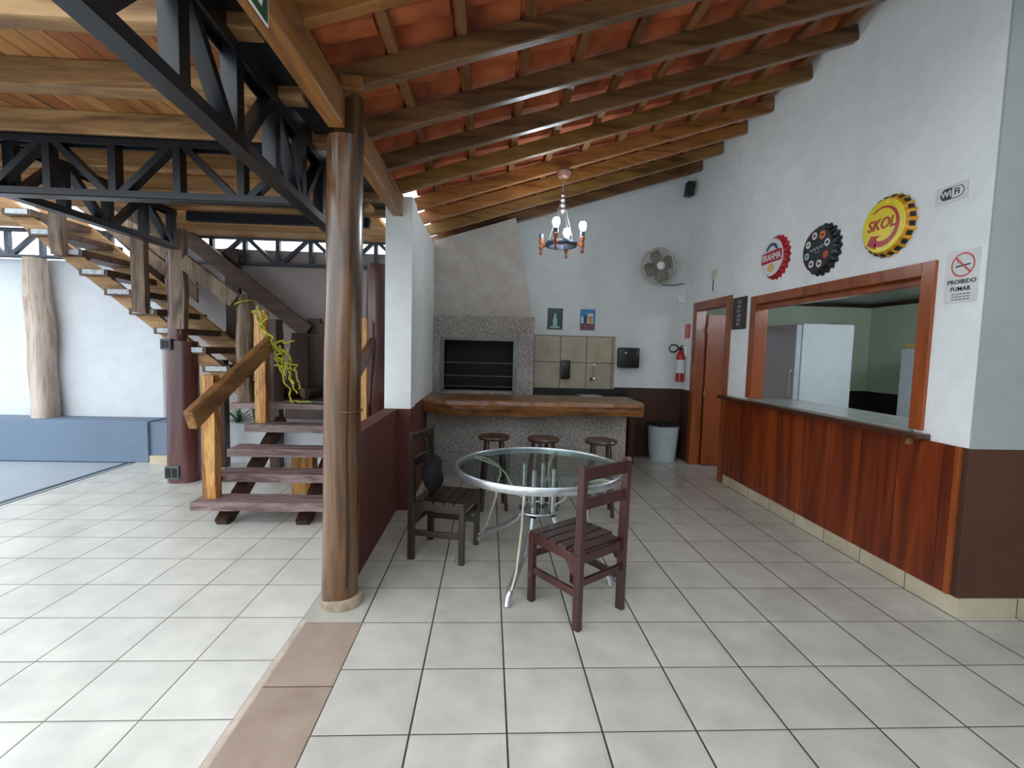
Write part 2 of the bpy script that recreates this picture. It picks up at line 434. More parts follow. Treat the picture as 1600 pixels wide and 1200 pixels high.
# ------------------------------------------------------------------ setting: floors
MB().b2(-.385, 9, -9, .77, -.15, 0).b2(-.72, 9, .77, 5.3, -.15, 0).done('floor', m_floor, kind='structure')
MB().b2(-4.3, -.72, -9, 5.2, -.25, ZL).done('floor', m_floor2, kind='structure')
MB().b2(-14, -4.36, -12, 5.2, -.25, ZL-.01).done('floor', m_drive, kind='structure')
MB().b2(-4.36, -4.3, -12, 4.55, -.25, ZL-.03).b2(-4.44, -4.40, -12, 4.55, -.2, ZL-.004).done('trim_1', m_steel2, kind='structure')
MB().b2(-30, 30, -30, 30, -.30, -.26).done('floor', m_drive, kind='structure')
MB().b2(-.69, -.3855, -9, .77, -.14, .001).done('trim_2', m_strip, kind='structure')
MB().box((-.705, -4.0, -.03), (.035, 9.6, .064), None, .008).done('trim_3', m_lip, kind='structure')
for ys in (.27, -.13, -.53, -.93):
    pass

# ------------------------------------------------------------------ setting: walls
ZR = lambda x: 2.87 + .314*(x+.5)          # underside of the rafters
b = MB()      # right wall with door and serving window (holes left open)
X1 = XW+.11
DY0, DY1, DZ = 3.74, 4.60, 2.14
WY0, WY1, WZ0, WZ1 = 1.20, 3.17, 1.02, 2.08
b.b2(XW, X1, .83, WY0, 0, 4.3); b.b2(XW, X1, WY0, WY1, 0, WZ0); b.b2(XW, X1, WY0, WY1, WZ1, 4.3)
b.b2(XW, X1, WY1, DY0, 0, 4.3); b.b2(XW, X1, DY0, DY1, DZ, 4.3); b.b2(XW, X1, DY1, 5.2, 0, 4.3)
b.done('wall_right', m_white, kind='structure')
MB().b2(XW, X1, .815, .829, 0, 4.3).b2(X1, 4.1, .815, .96, 0, 4.3).b2(4.1, 5.9, .815, .96, 0, 4.3).b2(5.9, 9, .815, .96, 0, 4.3).done('wall_front', m_frontshade, kind='structure')
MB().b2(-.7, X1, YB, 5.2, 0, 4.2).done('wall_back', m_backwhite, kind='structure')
# tall white pier and grill room side wall, low maroon wall
b = MB(); b.b2(-.672, -.432, 2.6, 2.86, .0, 2.86); b.b2(-.672, -.45, 2.86, 5.2, 0, 2.84); b.done('wall_left', m_pier, kind='structure')
b = MB(); b.b2(-.675, -.555, 1.10, 2.6, 0, .955); b.done('wall_divider', m_maroon, kind='structure')
# outer wall behind the stairs and bench
MB().b2(-14, -4.2, 4.95, 5.15, -.25, 2.56).done('wall_outer', m_outwall, kind='structure')
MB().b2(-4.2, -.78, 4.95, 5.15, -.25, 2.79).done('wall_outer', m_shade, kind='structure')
# kitchen shell
MB().b2(X1, 6.2, 5.2, 5.35, 0, 2.6).done('wall_kitchen', m_sage, kind='structure')
MB().b2(6.05, 6.2, 3.2, 5.2, 0, 2.6).b2(6.05, 6.2, .96, 3.2, 0, .8).b2(6.05, 6.2, .96, 3.2, 2.28, 2.6).done('wall_kitchen', m_sage, kind='structure')  # unseen side opening added to let daylight into the kitchen
MB().b2(X1, 6.2, .96, 5.2, 2.34, 2.40).done('ceiling', m_pvc, kind='structure')
MB().b2(X1, 6.05, 5.17, 5.2, 2.29, 2.34).b2(6.02, 6.05, 1.03, 5.17, 2.29, 2.34).done('trim_4', m_darkwood, kind='structure')
MB().b2(-.6, 9, -3.4, -3.2, 0, 4.6).done('wall_light_block', m_whitefull, kind='structure')  # unseen wall added to block light from behind the camera
MB().b2(8.9, 9, -6, .815, 0, 4.6).done('wall_far_right', m_whitefull, kind='structure')
# skirting tiles
b = MB(); b.b2(XW-.012, XW+.01, .818, DY0-.1, 0, .115, .003); b.done('baseboard_right', m_skirt, kind='structure')
MB().b2(XW-.012, 9, .803, .83, 0, .115, .003).done('baseboard_front', m_skirt, kind='structure')

# ------------------------------------------------------------------ tiled roof
b = MB()
nx, ny = 0, 0
def tile_z(x, y):
    # pan and cover tiles running down the slope, each course overlapping the next one
    s = (x+.68)/.36; f = s-math.floor(s)
    u = ((y-.09)/.27) % 1.0
    prof = -.012*math.sin(PI*u/.5)**.6 if u < .5 else .14*max(0, math.sin(PI*(u-.5)/.5))**.5
    return ZR(x)+.12+.055+prof+.028*(1-f)
xs = []
k = -.68
while k < 3.09:
    xs += [k+.0005, k+.18, k+.3595]; k += .36
ys = [-.4+i*.0269 for i in range(int((5.15+.4)/.0269)+1)]
cx = lambda x, y: max(min(x, 3.1), -.475 if y > 2.8 else -.68)
grid = [[b.b.verts.new((cx(x, y), y, tile_z(cx(x, y), y))) for y in ys] for x in xs]
for i in range(len(xs)-1):
    for j in range(len(ys)-1):
        b.b.faces.new((grid[i][j], grid[i+1][j], grid[i+1][j+1], grid[i][j+1]))
MB().b2(3.1, 9, -6.1, .96, 4.12, 4.2).done('ceiling', m_whitefull, kind='structure')
roof = b.done('ceiling', m_clay, kind='structure')
bm_ = bmesh.new(); bm_.from_mesh(roof.data); bmesh.ops.dissolve_degenerate(bm_, dist=1e-5, edges=bm_.edges); bm_.to_mesh(roof.data); bm_.free()
so = roof.modifiers.new('thickness', 'SOLIDIFY'); so.thickness = .014; so.offset = 1

rafter_y = [-2.37, -1.83, -1.29, -.75, -.21, .33, .87, 1.42, 1.96, 2.49, 3.06, 3.55, 4.09, 4.66]
rl = {11: 'rafter between the chandelier and the back wall', 12: 'second rafter from the back wall', 13: 'rafter closest to the back wall, above the chimney'}
names = ['varnished rafter far outside over the camera', 'varnished rafter second over the camera', 'varnished rafter above the camera', 'varnished rafter crossing just before the view',
         'dark rafter at the very top edge of the picture', 'dark rafter at the top left, nearest to the green sign', 'dark rafter whose sawn pale end rests on the big round pole',
         'dark rafter next behind the round pole, ending beyond the picture top right', 'rafter whose right end meets the white wall highest in view',
         'rafter ending second highest on the white wall', 'rafter that carries the chandelier', 'rafter directly behind the one with the chandelier', 'rafter second from the back wall', 'rafter closest to the back wall, above the chimney']
for i, y in enumerate(rafter_y):
    if i < 4: continue
    x0 = -.60 if i != 6 else -.58
    x1 = XW-.002
    j = random.uniform(-.006, .006)
    p0 = (x0, y+.03, ZR(x0)+.06); p1 = (x1, y+.03, ZR(x1)+.06)
    b = MB(); b.beam(p0, p1, .06, .12, bev=.006)
    b.done('rafter', [m_rafter, m_rafter2, m_rafter3][(0, 0, 0, 0, 0, 1, 0, 0, 0, 2, 1, 1, 2, 0)[i]], label=names[i], cat='rafter', group='rafters of the tiled roof')
k = 0
bx = -.62
while bx < 3.05:
    b = MB(); b.beam((bx, -.38, ZR(bx)+.145), (bx, YB-.01, ZR(bx)+.145), .055, .046)
    k += 1; q = 12-k
    od = ['', 'first', 'second', 'third', 'fourth', 'fifth', 'sixth', 'seventh', 'eighth', 'ninth', 'tenth', 'eleventh', 'twelfth'][q]
    b.done('roof_batten', m_batten, label='thin batten over the rafters under the clay tiles, %s counting from the tall white wall' % od, cat='batten', group='roof battens')
    bx += .36
# main beam on the pole
MB().b2(-.606, -.518, -1.0, .90, 2.685, 2.868, .008).done('roof_beam', m_beam, label='honey coloured timber beam running from over the camera to the round pole', cat='beam')
MB().b2(-.606, -.518, 1.07, 2.6, 2.685, 2.868, .008).done('roof_beam', m_beam, label='timber beam running from the round pole to the white pillar', cat='beam')
b = MB(); b.b2(-.97, -.615, .0, 2.4, 2.99, 3.01).b2(-.97, -.96, .0, 2.4, 3.01, 3.30).b2(-.98, -.69, 2.4, 3.5, 2.99, 3.01)
b.done('sky_block_plate', m_steel, label='added dark sky-blocking plates between the tiled roof and the upper deck', cat='infill')  # plates added to keep the gap black where sky would show
# exit sign on the beam
t = thing('exit_sign', 'green exit sign with a pale border on the side of the honey coloured beam', 'sign', (-.516, -.17, 2.705))
MB().b2(0, .004, -.17, .17, -.085, .085).done('sign_border', m_paper, t)
MB().b2(.004, .006, -.162, .162, -.077, .077).done('sign_panel', m_green, t)
b = MB()
b.prism([(.09, -.05), (.115, -.05), (.13, .0), (.15, .02), (.14, .05), (.12, .03), (.105, .06), (.09, .02)], (.006, 0, 0), (0, 1, 0), (0, 0, 1), (.001, 0, 0))
b.prism([(-.14, -.02), (-.02, -.02), (-.02, -.05), (.03, 0), (-.02, .05), (-.02, .02), (-.14, .02)], (.006, 0, 0), (0, 1, 0), (0, 0, 1), (.001, 0, 0))
b.done('sign_mark', m_paper, t)

# big round pole
t = thing('round_pole', 'thick varnished tree trunk pole with concrete collar holding the roof beam', 'pole', (-.56, .985, 0))
b = MB(); b.log((-.016, 0, .05), (.02, 0, 2.66), .107, .098, 28, 22, .006, .012, 3); b.done('trunk', m_pole, t, True)
b = MB(); b.prism([(.098*math.cos(a), .098*math.sin(a)) for a in [math.radians(-50+i*14) for i in range(15)]], (.02, 0, 2.66), (1, 0, 0), (0, 1, 0), (0, 0, .22))
b.done('trunk_tongue', m_pole, t)
MB().b2(.026, .150, -.145, -.118, 2.862, 2.93, .004).done('rafter_end_block', m_beam, t)  # lighter block standing in for the sawn end of the rafter behind it
b = MB(); b.lathe([(.118, 0), (.122, .02), (.118, .055), (.108, .06)], n=28); b.done('concrete_collar', m_tin, t, True)
b = MB(); b.tube([(.008+.107*math.cos(a), .107*math.sin(a), 1.15) for a in [2*PI*i/28 for i in range(28)]], .004, 6, closed=True); b.done('band', m_pole, t)
b = MB(); b.tube([(.055, -.091, .12), (.06, -.09, .5), (.05, -.088, .95), (.06, -.084, 1.4), (.052, -.082, 1.9)], [.003, .006, .005, .004, .002], 6)
b.done('crack', m_blackiron, t, label='long black crack')

# ------------------------------------------------------------------ mezzanine
MB().b2(-4.6, -1.0, .35, 3.66, 3.08, 3.12).done('ceiling', m_deck, kind='structure')
MB().b2(-3.72, -.97, 3.66, 4.94, 2.92, 2.96).done('ceiling', m_deck2, kind='structure')
MB().b2(-6.6, -5.2, 3.5, 4.94, 2.98, 3.04).done('ceiling', m_deck2, kind='structure')
jl = ['pale joist under the upper deck, topmost in the picture', 'pale joist under the upper deck, second from the top',
      'pale joist resting just above the cross truss', 'pale joist seen behind the cross truss', 'pale joist deepest behind the cross truss', 'pale joist above the dark flat steel beam']
for i, y in enumerate([.50, 1.10, 1.72, 2.34, 2.94, 3.50]):
    b = MB(); b.b2(-4.6, -.80 - .02*(i % 2), y, y+.11, 2.925, 3.08, .01)
    b.done('floor_joist', m_joist, label=jl[i], cat='joist', group='joists under the upper deck')

def truss(name, p0, p1, zl, zu, label, ends=(0, 1), start_up=False, w_=.09, ch=.05, pw=.46, uw=.05, mat=None, wm=None):
    """flat steel truss between two plan points: two chords, uprights and alternating diagonals"""
    mat = mat or m_steel; wm = wm or m_steel
    p0, p1 = Vector((*p0, 0)), Vector((*p1, 0)); L = (p1-p0).length; d = (p1-p0)/L
    t = thing(name, label, 'truss', (p0.x, p0.y, zl))
    H = zu-zl
    def P(s, z): return d*s+Vector((0, 0, z))
    def chan(a, z, up):
        b_ = MB(); n = Vector((-d.y, d.x, 0))
        b_.beam(P(0, z), P(L, z), w_, .010)
        for sgn in (-1, 1):
            b_.beam(P(0, z+up*ch/2)+n*sgn*(w_/2-.004), P(L, z+up*ch/2)+n*sgn*(w_/2-.004), .008, ch)
        b_.done(a, mat, t)
    chan('lower_chord', .005, 1); chan('upper_chord', H-.005, -1)
    n = int(round(L/pw)); q = L/n; up = start_up
    for i in range(n+1):
        s = i*q; s = min(max(s, .03), L-.03)
        MB().beam(P(s, .01), P(s, H-.01), w_*.86, uw, up=d).done('upright', wm, t)
    for i in range(n):
        a, c = (0.02, H-.02) if (not up) else (H-.02, .02)
        MB().beam(P(i*q+.03, a), P((i+1)*q-.03, c), w_*.8, .045).done('diagonal', wm, t)
        up = not up
    return t
T1 = truss('steel_truss', (-.849, -1.226), (-1.126, 3.39), 2.45, 2.92, 'deep dark steel truss running away from the camera beside the honey coloured beam', pw=.462, w_=.085, uw=.075)
b = MB()
jy = [.50, 1.10, 1.72, 2.34, 2.94, 3.50]
for a, c in zip([-1.226]+[y+.112 for y in jy], [y-.002 for y in jy]+[3.39]):
    if c-a > .05: b.beam((.03-.06*(a+1.226), a+1.226, .575), (.03-.06*(c+1.226), c+1.226, .575), .01, .21)
b.done('edge_plate', m_steel, T1)
truss('steel_truss', (-4.55, 1.78), (-1.06, 1.78), 2.505, 2.92, 'dark steel truss crossing from left to right under the upper deck', pw=.46, w_=.09, start_up=True)
truss('steel_truss', (-3.15, 1.84), (-3.15, 3.6), 2.51, 2.92, 'dark steel truss slanting down to the top of the maroon post', pw=.44, w_=.09)
truss('steel_truss', (-6.9, 4.84), (-.85, 4.84), 2.56, 2.94, 'thin steel truss along the outer wall behind the stairs', pw=.43, w_=.07, ch=.035, mat=m_steel2, wm=m_steel2)
MB().b2(-3.0, -1.06, 3.58, 3.66, 2.82, 2.918).done('steel_beam', m_steel, label='dark flat steel beam over the stair landing', cat='beam')

# posts of the mezzanine
t = thing('maroon_post', 'thick glossy maroon trunk post beside the foot of the stairs', 'post', (-3.205, 3.79, ZL))
b = MB(); b.log((0, 0, 0), (0, 0, 1.60), .172, .160, 26, 16, .008, .012, 9); b.done('lower_trunk', m_darkpost, t, True)
b = MB(); b.log((-.05, -.0, 1.60), (-.05, -.0, 2.58), .098, .085, 18, 10, .006, .01, 12); b.done('upper_trunk', m_darkpost, t, True)
MB().b2(-.10, .05, -.20, -.10, .06, .20, .004).done('metal_box', m_frame, t)
MB().b2(-.088, -.032, -.204, -.199, .075, .185).b2(-.018, .038, -.204, -.199, .075, .185).done('box_opening', m_blackiron, t)
MB().b2(-.12, -.01, -.185, -.12, 1.50, 1.62, .004).done('steel_bracket', m_steel2, t)
MB().b2(-.105, -.03, -.189, -.184, 1.52, 1.60).done('bracket_hole', m_blackiron, t)
b = MB(); b.log((-1.02, 3.76, ZL), (-1.02, 3.76, 2.45), .118, .108, 24, 16, .012, .02, 21)
b.done('trunk_post', m_darkpost, None, True, label='reddish trunk post half hidden between the big pole and the white pillar', cat='post')
b = MB(); b.log((-5.62, 4.80, .466), (-5.66, 4.79, 2.55), .138, .128, 24, 18, .02, .03, 33)
b.done('trunk_post', m_log, None, True, label='grey bark trunk post standing on the blue bench at the far left', cat='post')

# bench and planter along the outer wall
MB().b2(-14, -4.15, 4.56, 4.948, ZL, .465, .01).done('masonry_bench', m_bench, label='long blue grey painted masonry bench along the outer wall', cat='bench')
MB().b2(-4.15, -3.93, 4.60, 4.948, ZL, .45).done('masonry_block', m_bench, label='short set back end of the blue grey bench by the maroon post', cat='bench')
MB().b2(-4.13, -3.35, 4.55, 4.60, ZL, .02).done('trim_5', m_skirt, kind='structure')
MB().b2(-3.93, -.86, 4.60, 4.948, ZL, .45, .01).done('planter_box', m_outwall, label='white masonry planter box behind the stair treads', cat='planter')

# ------------------------------------------------------------------ stairs
def hewn(name, parent, mat, boxes, amp=.006, sc=7, maxlen=.07, **k):
    b = MB()
    for q in boxes: b.b2(*q[:6])
    b.rough(amp, sc, maxlen)
    return b.done(name, mat, parent, **k)
t = thing('entry_stairs', 'four heavy sleeper treads climbing to the wooden landing', 'staircase', (0, 0, 0))
for i, (y, z, x0) in enumerate([(2.33, .145, -2.26), (2.63, .315, -2.25), (2.92, .485, -2.26), (3.24, .672, -2.25)]):
    hewn('tread', t, m_sleeper, [(x0, -1.13, y, y+.25, z-.075, z)])
for x in (-2.03, -1.34):
    b = MB(); b.beam((x, 2.40, ZL+.0), (x, 3.62, .66), .10, .12); b.rough(.005, 6, .09)
    for v in b.b.verts: v.co.z = max(v.co.z, ZL+.001)
    b.done('stringer', m_darkwood, t)
for x, y in ((-2.33, 2.0), ):
    pass
hewn('support_block', t, m_newel, [(-1.80, -1.58, 3.30, 3.45, ZL, .40)])
for x in (-2.2, -1.18):
    MB().b2(x-.01, x+.05, 2.62, 2.625, .25, .29).done('iron_plate', m_steel2, t)
t = thing('stair_landing', 'plank landing on dark blocks where the two stair flights meet', 'landing', (0, 0, 0))
for i in range(5):
    y = 3.54+i*.235
    hewn('deck_plank', t, m_sleeper, [(-2.55 + .02*(i % 3), -1.13, y, y+.215, .80, .86)])
hewn('front_beam', t, m_darkwood, [(-1.95, -1.13, 3.50, 3.60, .70, .80)], .008)
hewn('support_post', t, m_darkwood, [(-2.50, -2.38, 4.35, 4.5, ZL, .8)], .008)
hewn('support_post', t, m_darkwood, [(-1.25, -1.12, 4.35, 4.5, ZL, .8)], .008)
hewn('support_post', t, m_sleeperz, [(-1.62, -1.45, 4.30, 4.45, ZL, .8)], .008)
hewn('rear_beam', t, m_sleeper, [(-2.55, -1.13, 4.5, 4.6, .68, .8)], .008)

t = thing('upper_flight', 'long wooden stair flight rising to the upper deck at the left', 'staircase', (0, 0, 0))
sl = .795
def sz(x): return 1.6+sl*(-3.46-x)          # lower edge of the stringers
for y0 in (3.80, 4.50):
    b = MB(); xa, xb = -2.35, -5.5
    b.prism([(xa, sz(xa)), (xa, sz(xa)+(.20 if y0 < 4 else .30)), (xb, sz(xb)+(.20 if y0 < 4 else .30)), (xb, sz(xb))], (0, y0, 0), (1, 0, 0), (0, 0, 1), (0, .07, 0))
    b.rough(.004, 6, .12); b.done('stringer', m_stringer, t)
for i in range(10):
    z = 1.035+i*.207; x = -3.02-(z-1.42)*1.25
    b = MB(); b.b2(x-.15, x+.15, 3.72, 4.66, z-.06, z+.012); b.rough(.004, 6, .1)
    td = b.done('tread', m_darkrail, t)
    MB().b2(x-.11, x+.12, 3.712, 3.716, z-.045, z+.008).done('sawn_end', m_whitewash, td)
    b = MB(); b.prism([(x-.11, z-.05), (x+.12, z-.05), (x+.12, z-.16), (x-.11, z-.02)], (0, 3.80, 0), (1, 0, 0), (0, 0, 1), (0, .07, 0)); b.done('tread_wedge', m_stringer, t)

t = thing('near_handrail', 'rough slab posts and a plank handrail on the near side of the upper stair flight', 'handrail', (0, 0, 0))
for x, z0, z1, w_ in ((-4.41, 2.42, 3.3, .12), (-3.56, 1.82, 2.72, .15), (-3.145, 1.66, 2.75, .12)):
    b = MB(); b.box((x, 3.68, (z0+z1)/2), (w_, .08, z1-z0)); b.rough(.018, 2.6, .1); b.done('slab_post', m_sleeperz, t)
b = MB(); b.beam((-3.09, 3.66, 2.40), (-2.54, 3.66, 1.985), .07, .155); b.rough(.004, 6, .1); b.done('rail', m_sleeperz, t)
b = MB(); b.beam((-5.4, 3.66, 4.05), (-3.2, 3.66, 2.62), .07, .14); b.rough(.004, 6, .1); b.done('rail', m_sleeperz, t)
t = thing('far_handrail', 'dark handrail and posts on the far side of the upper flight, turning along the landing', 'handrail', (0, 0, 0))
b = MB(); b.beam((-4.6, 4.66, 3.60), (-2.13, 4.66, 1.69), .06, .19); b.rough(.004, 6, .12); b.done('sloped_rail', m_darkrail, t)
for x, z0, z1, w_ in ((-3.12, 1.5, 2.75, .17), (-2.07, .86, 1.87, .17), (-4.1, 2.3, 3.4, .15)):
    b = MB(); b.b2(x-w_/2, x+w_/2, 4.70, 4.78, z0, z1); b.rough(.006, 5, .12); b.done('rail_post', m_darkwood, t)
for i in range(2):
    o = .36+.22*i; b = MB(); b.prism([(-3.55, sz(-3.55)+o), (-3.55, sz(-3.55)+o+.19), (-5.2, sz(-5.2)+o+.19), (-5.2, sz(-5.2)+o)], (0, 4.67, 0), (1, 0, 0), (0, 0, 1), (0, .03, 0)); b.rough(.005, 5, .14); b.done('guard_plank', m_sleeperz, t)
b = MB(); b.b2(-2.0, -1.0, 4.64, 4.70, 1.62, 1.80); b.rough(.003, 5, .12); b.done('level_rail', m_darkrail, t)

t = thing('entry_handrail', 'golden newel posts with a thick hewn handrail on the left of the entry steps', 'handrail', (0, 0, 0))
for x, y, z0, z1 in ((-2.155, 2.48, .14, 1.235), (-2.15, 3.42, .67, 1.87)):
    b = MB(); b.b2(x-.055, x+.055, y-.05, y+.05, z0, z1); b.rough(.006, 6, .06); b.done('newel_post', m_newel, t)
b = MB(); b.beam((-2.055, 2.03, .90), (-2.055, 3.40, 1.52), .075, .165, bev=.015); b.rough(.006, 5, .07); b.done('rail', m_railwood, t)
t = thing('entry_handrail', 'golden newel post partly hidden right behind the big round pole', 'handrail', (0, 0, 0))
b = MB(); b.b2(-1.15, -1.04, 3.40, 3.50, .66, 1.82); b.rough(.006, 6, .06); b.done('newel_post', m_newel, t)
b = MB(); b.beam((-1.02, 2.9, 1.25), (-1.02, 3.6, 1.55), .06, .15, bev=.01); b.done('rail', m_darkpost, t)
b = MB(); b.log((-2.47, 3.73, .86), (-2.48, 3.73, 2.06), .092, .085, 18, 12, .014, .02, 41)
b.done('log_newel', m_sleeperz, None, True, label='grey round log newel with a yellow band of tape around its top', cat='post')
MB().tube([(-2.48+.097*math.cos(a), 3.73+.097*math.sin(a), 1.97+.03*math.cos(a)) for a in [2*PI*i/20 for i in range(20)]], .008, 6, closed=True).done('cord_loop', m_rope, label='yellow cord tied around the grey log newel', cat='cord')
b = MB(); b.log((-2.20, 3.86, .86), (-2.20, 3.86, 1.80), .10, .085, 18, 10, .014, .02, 44)
b.done('log_newel', m_darkwood, None, True, label='dark rounded log newel behind the rope covered golden post', cat='post')
# under the flight: dark prop
b = MB(); b.b2(-3.17, -3.06, 4.36, 4.48, ZL, 1.30); b.rough(.006, 5, .1)
b.done('stair_prop', m_darkwood, label='dark squared prop under the upper flight beside the maroon post', cat='post')

# rope hanging from the golden post
t = thing('hanging_rope', 'yellow green rope tangled and hanging from the golden newel post', 'rope', (0, 0, 0))
def wob(p, q, n, amp, seed):
    p, q = Vector(p), Vector(q)
    return [p.lerp(q, i/n)+Vector((noise.noise((i*.55, seed, 0)), noise.noise((i*.55, seed, 3))*.6, noise.noise((i*.55, seed, 7))*.6))*amp for i in range(n+1)]
for s_, (p, q, a) in enumerate([((-2.05, 3.36, 1.62), (-1.90, 3.40, 1.20), .10), ((-1.94, 3.38, 1.50), (-1.80, 3.44, .98), .05), ((-2.14, 3.35, 1.92), (-2.06, 3.34, 1.52), .05),
                                ((-2.20, 3.34, 1.86), (-1.98, 3.36, 1.50), .07), ((-2.08, 3.33, 1.80), (-1.95, 3.36, 1.36), .08), ((-2.02, 3.35, 1.52), (-1.78, 3.36, 1.56), .05),
                                ((-2.0, 3.36, 1.50), (-1.86, 3.50, .88), .05), ((-1.86, 3.36, 1.48), (-1.78, 3.5, 1.02), .06), ((-1.96, 3.35, 1.45), (-1.84, 3.4, 1.12), .09),
                                ((-2.0, 3.37, 1.3), (-1.80, 3.37, 1.26), .06), ((-1.9, 3.37, 1.46), (-1.76, 3.4, 1.22), .07), ((-1.9, 3.5, .90), (-1.6, 3.6, .875), .03)]):
    MB().tube(wob(p, q, 14, a, s_*3.1), .010, 6).done('rope_strand', m_rope, t, True)

# things on the landing
b = MB(); b.prism([(-.19, 0), (.12, 0), (.02, .80), (-.19, .80)], (-2.10, 4.30, .87), (1, 0, 0), (0, .30, 1), (0, .04, 0))
b.done('leaning_board', m_darkwood, label='dark tapered board leaning on the landing behind the rope', cat='board')
t = thing('wooden_crate', 'tall dark brown wooden crate on the landing next to the big pole', 'crate', (-1.82, 4.34, .865))
MB().b2(-.17, .30, 0, .25, 0, .76, .006).done('crate_body', m_darkwood, t)
MB().b2(-.18, .31, -.01, .26, .76, .785, .004).done('crate_top', m_darkrail, t)
for i, (x, y, z, r, lb) in enumerate([(-2.16, 3.98, .94, .075, 'cut log with a pale round end lying on the landing behind the golden newel'), (-1.93, 4.02, .945, .07, 'dark cut log under the hanging rope on the landing')]):
    t = thing('firewood_log', lb, 'log', (x, y, z-.005))
    MB().log((0, 0, 0), (.10, .30, 0), r, r, 16, 5, .006, .01, i).done('bark', m_darkwood, t, True)
    MB().lathe([(r*.92, -.004), (r*.92, .001)], n=16, R=Matrix.Rotation(PI/2, 3, 'X')).done('cut_end', m_endgrain if i == 0 else m_sleeperz, t)
MB().b2(-1.86, -1.52, 3.56, 3.74, .862, .90, .006).done('slate_block', m_granite, label='flat dark stone block on the front edge of the landing', cat='block')
# agave in the planter
t = thing('agave_plant', 'small green agave growing in the white planter by the maroon post', 'plant', (-3.08, 4.72, .45))
def blade(t, a, L, tilt, wd, m):
    b = MB(); pts = []
    d = Vector((math.cos(a), math.sin(a), 0)); s = Vector((-d.y, d.x, 0)); n = 6
    rows = []
    for i in range(n+1):
        f = i/n; p = d*(L*f*math.cos(tilt))+Vector((0, 0, L*f*math.sin(tilt)-.1*L*f*f))
        wv = wd*math.sin(PI*(.18+.82*(1-f)))*(1-f*.6)+.001
        rows.append((b.b.verts.new(p-s*wv+Vector((0, 0, .3*wv))), b.b.verts.new(p+Vector((0, 0, -.004))), b.b.verts.new(p+s*wv+Vector((0, 0, .3*wv)))))
    for A, B in zip(rows, rows[1:]):
        b.b.faces.new((A[0], A[1], B[1], B[0])); b.b.faces.new((A[1], A[2], B[2], B[1]))
    o = b.done('leaf', m, t, True); md = o.modifiers.new('thickness', 'SOLIDIFY'); md.thickness = .005
for i in range(26):
    blade(t, i*2.4, .16+.10*random.random(), math.radians(18+62*((i % 7)/6)), .022, m_leaf)
t = thing('snake_plant', 'tall dark pointed leaves in the planter beside the agave', 'plant', (-2.86, 4.74, .45))
for i in range(6):
    blade(t, i*1.1, .28+.08*random.random(), math.radians(72+10*random.random()), .028, m_leaf)

# ------------------------------------------------------------------ grill and bar
t = thing('barbecue_grill', 'large grey stucco barbecue with tapering chimney and black firebox', 'barbecue', (0, 0, 0))
gy = 4.38
b = MB()
b.b2(-.449, -.33, gy, YB, 0, 1.95); b.b2(.62, .86, gy, YB, 0, 1.95); b.b2(-.33, .62, gy, YB, 1.66, 1.95); b.b2(-.33, .62, gy, YB, 0, .98); b.b2(-.33, .62, YB-.08, YB, .98, 1.66)
b.done('firebox_body', m_stucco, t)
b = MB()
pts = [(-.449, 1.95), (.84, 1.95), (.58, ZR(.58)+.0), (-.449, ZR(-.449)+.0)]
b.prism(pts, (0, gy+.04, 0), (1, 0, 0), (0, 0, 1), (0, YB-gy-.05, 0)); b.done('chimney', m_stucco2, t)
MB().b2(-.345, -.30, gy-.012, gy+.03, .96, 1.66).b2(.59, .635, gy-.012, gy+.03, .96, 1.66).b2(-.30, .59, gy-.012, gy+.03, 1.63, 1.66).done('firebox_frame', m_frame, t)
MB().b2(-.329, .619, gy+.05, YB-.081, .981, .99).b2(-.329, -.32, gy+.05, YB-.09, .99, 1.655).b2(.61, .619, gy+.05, YB-.09, .99, 1.655).b2(-.32, .61, YB-.1, YB-.085, .99, 1.655).b2(-.32, .61, gy+.05, YB-.1, 1.645, 1.655).done('sooty_lining', m_blackiron, t)
for z in (1.17, 1.34):
    MB().tube([(-.31, gy+.03, z), (.60, gy+.03, z)], .008, 8).done('grill_rod', m_ironrod, t)
b = MB()
for i in range(18): b.tube([(-.30+i*.052, gy+.05, 1.03), (-.30+i*.052, gy+.45, 1.03)], .004, 5)
b.tube([(-.31, gy+.05, 1.03), (.60, gy+.05, 1.03)], .006, 6); b.done('grill_grate', m_ironrod, t)

b = MB(); b.b2(-.449, 1.97, 3.88, 4.16, 0, .775); b.done('bar_counter', m_stucco, label='grey stucco bar wall under the thick timber bar top', cat='bar')
# live edge bar top
b = MB()
N = 56; rows = []
for i in range(N+1):
    f = i/N; x = -.447+f*(2.045+.447)
    yf = 3.47+.022*noise.noise((x*1.6, 0, 0)); zb = .775+.02*noise.noise((x*2.1, 4, 0))-.02*max(0, 1-abs(x-.1)/.9)
    if x > 1.2: zb += .01
    if f < .12: zb += .03*(1-f/.12); yf += .05*(1-f/.12)
    yb = 4.20+(.04*(f-.5))
    sec = [(yb, .955), (yf+.04, .955), (yf+.006*noise.noise((x*9, 1, 0)), .944), (yf-.012+.014*noise.noise((x*7, 2, 0)), .90), (yf-.004+.014*noise.noise((x*7, 5, 0)), .85),
           (yf+.02+.016*noise.noise((x*6, 8, 0)), zb+.02), (yf+.07, zb), (yb, .80)]
    rows.append([b.b.verts.new((x, y, z)) for y, z in sec])
for A, B in zip(rows, rows[1:]):
    n = len(A)
    for k in range(n):
        f_ = b.b.faces.new((A[k], A[(k+1) % n], B[(k+1) % n], B[k])); f_.material_index = 1 if k == 0 else 0
b.b.faces.new(rows[0][::-1]); b.b.faces.new(rows[-1])
b.done('wooden_bar_top', [m_slab, m_slabtop], label='thick live edge timber bar top with a knotty front edge', cat='bar top')

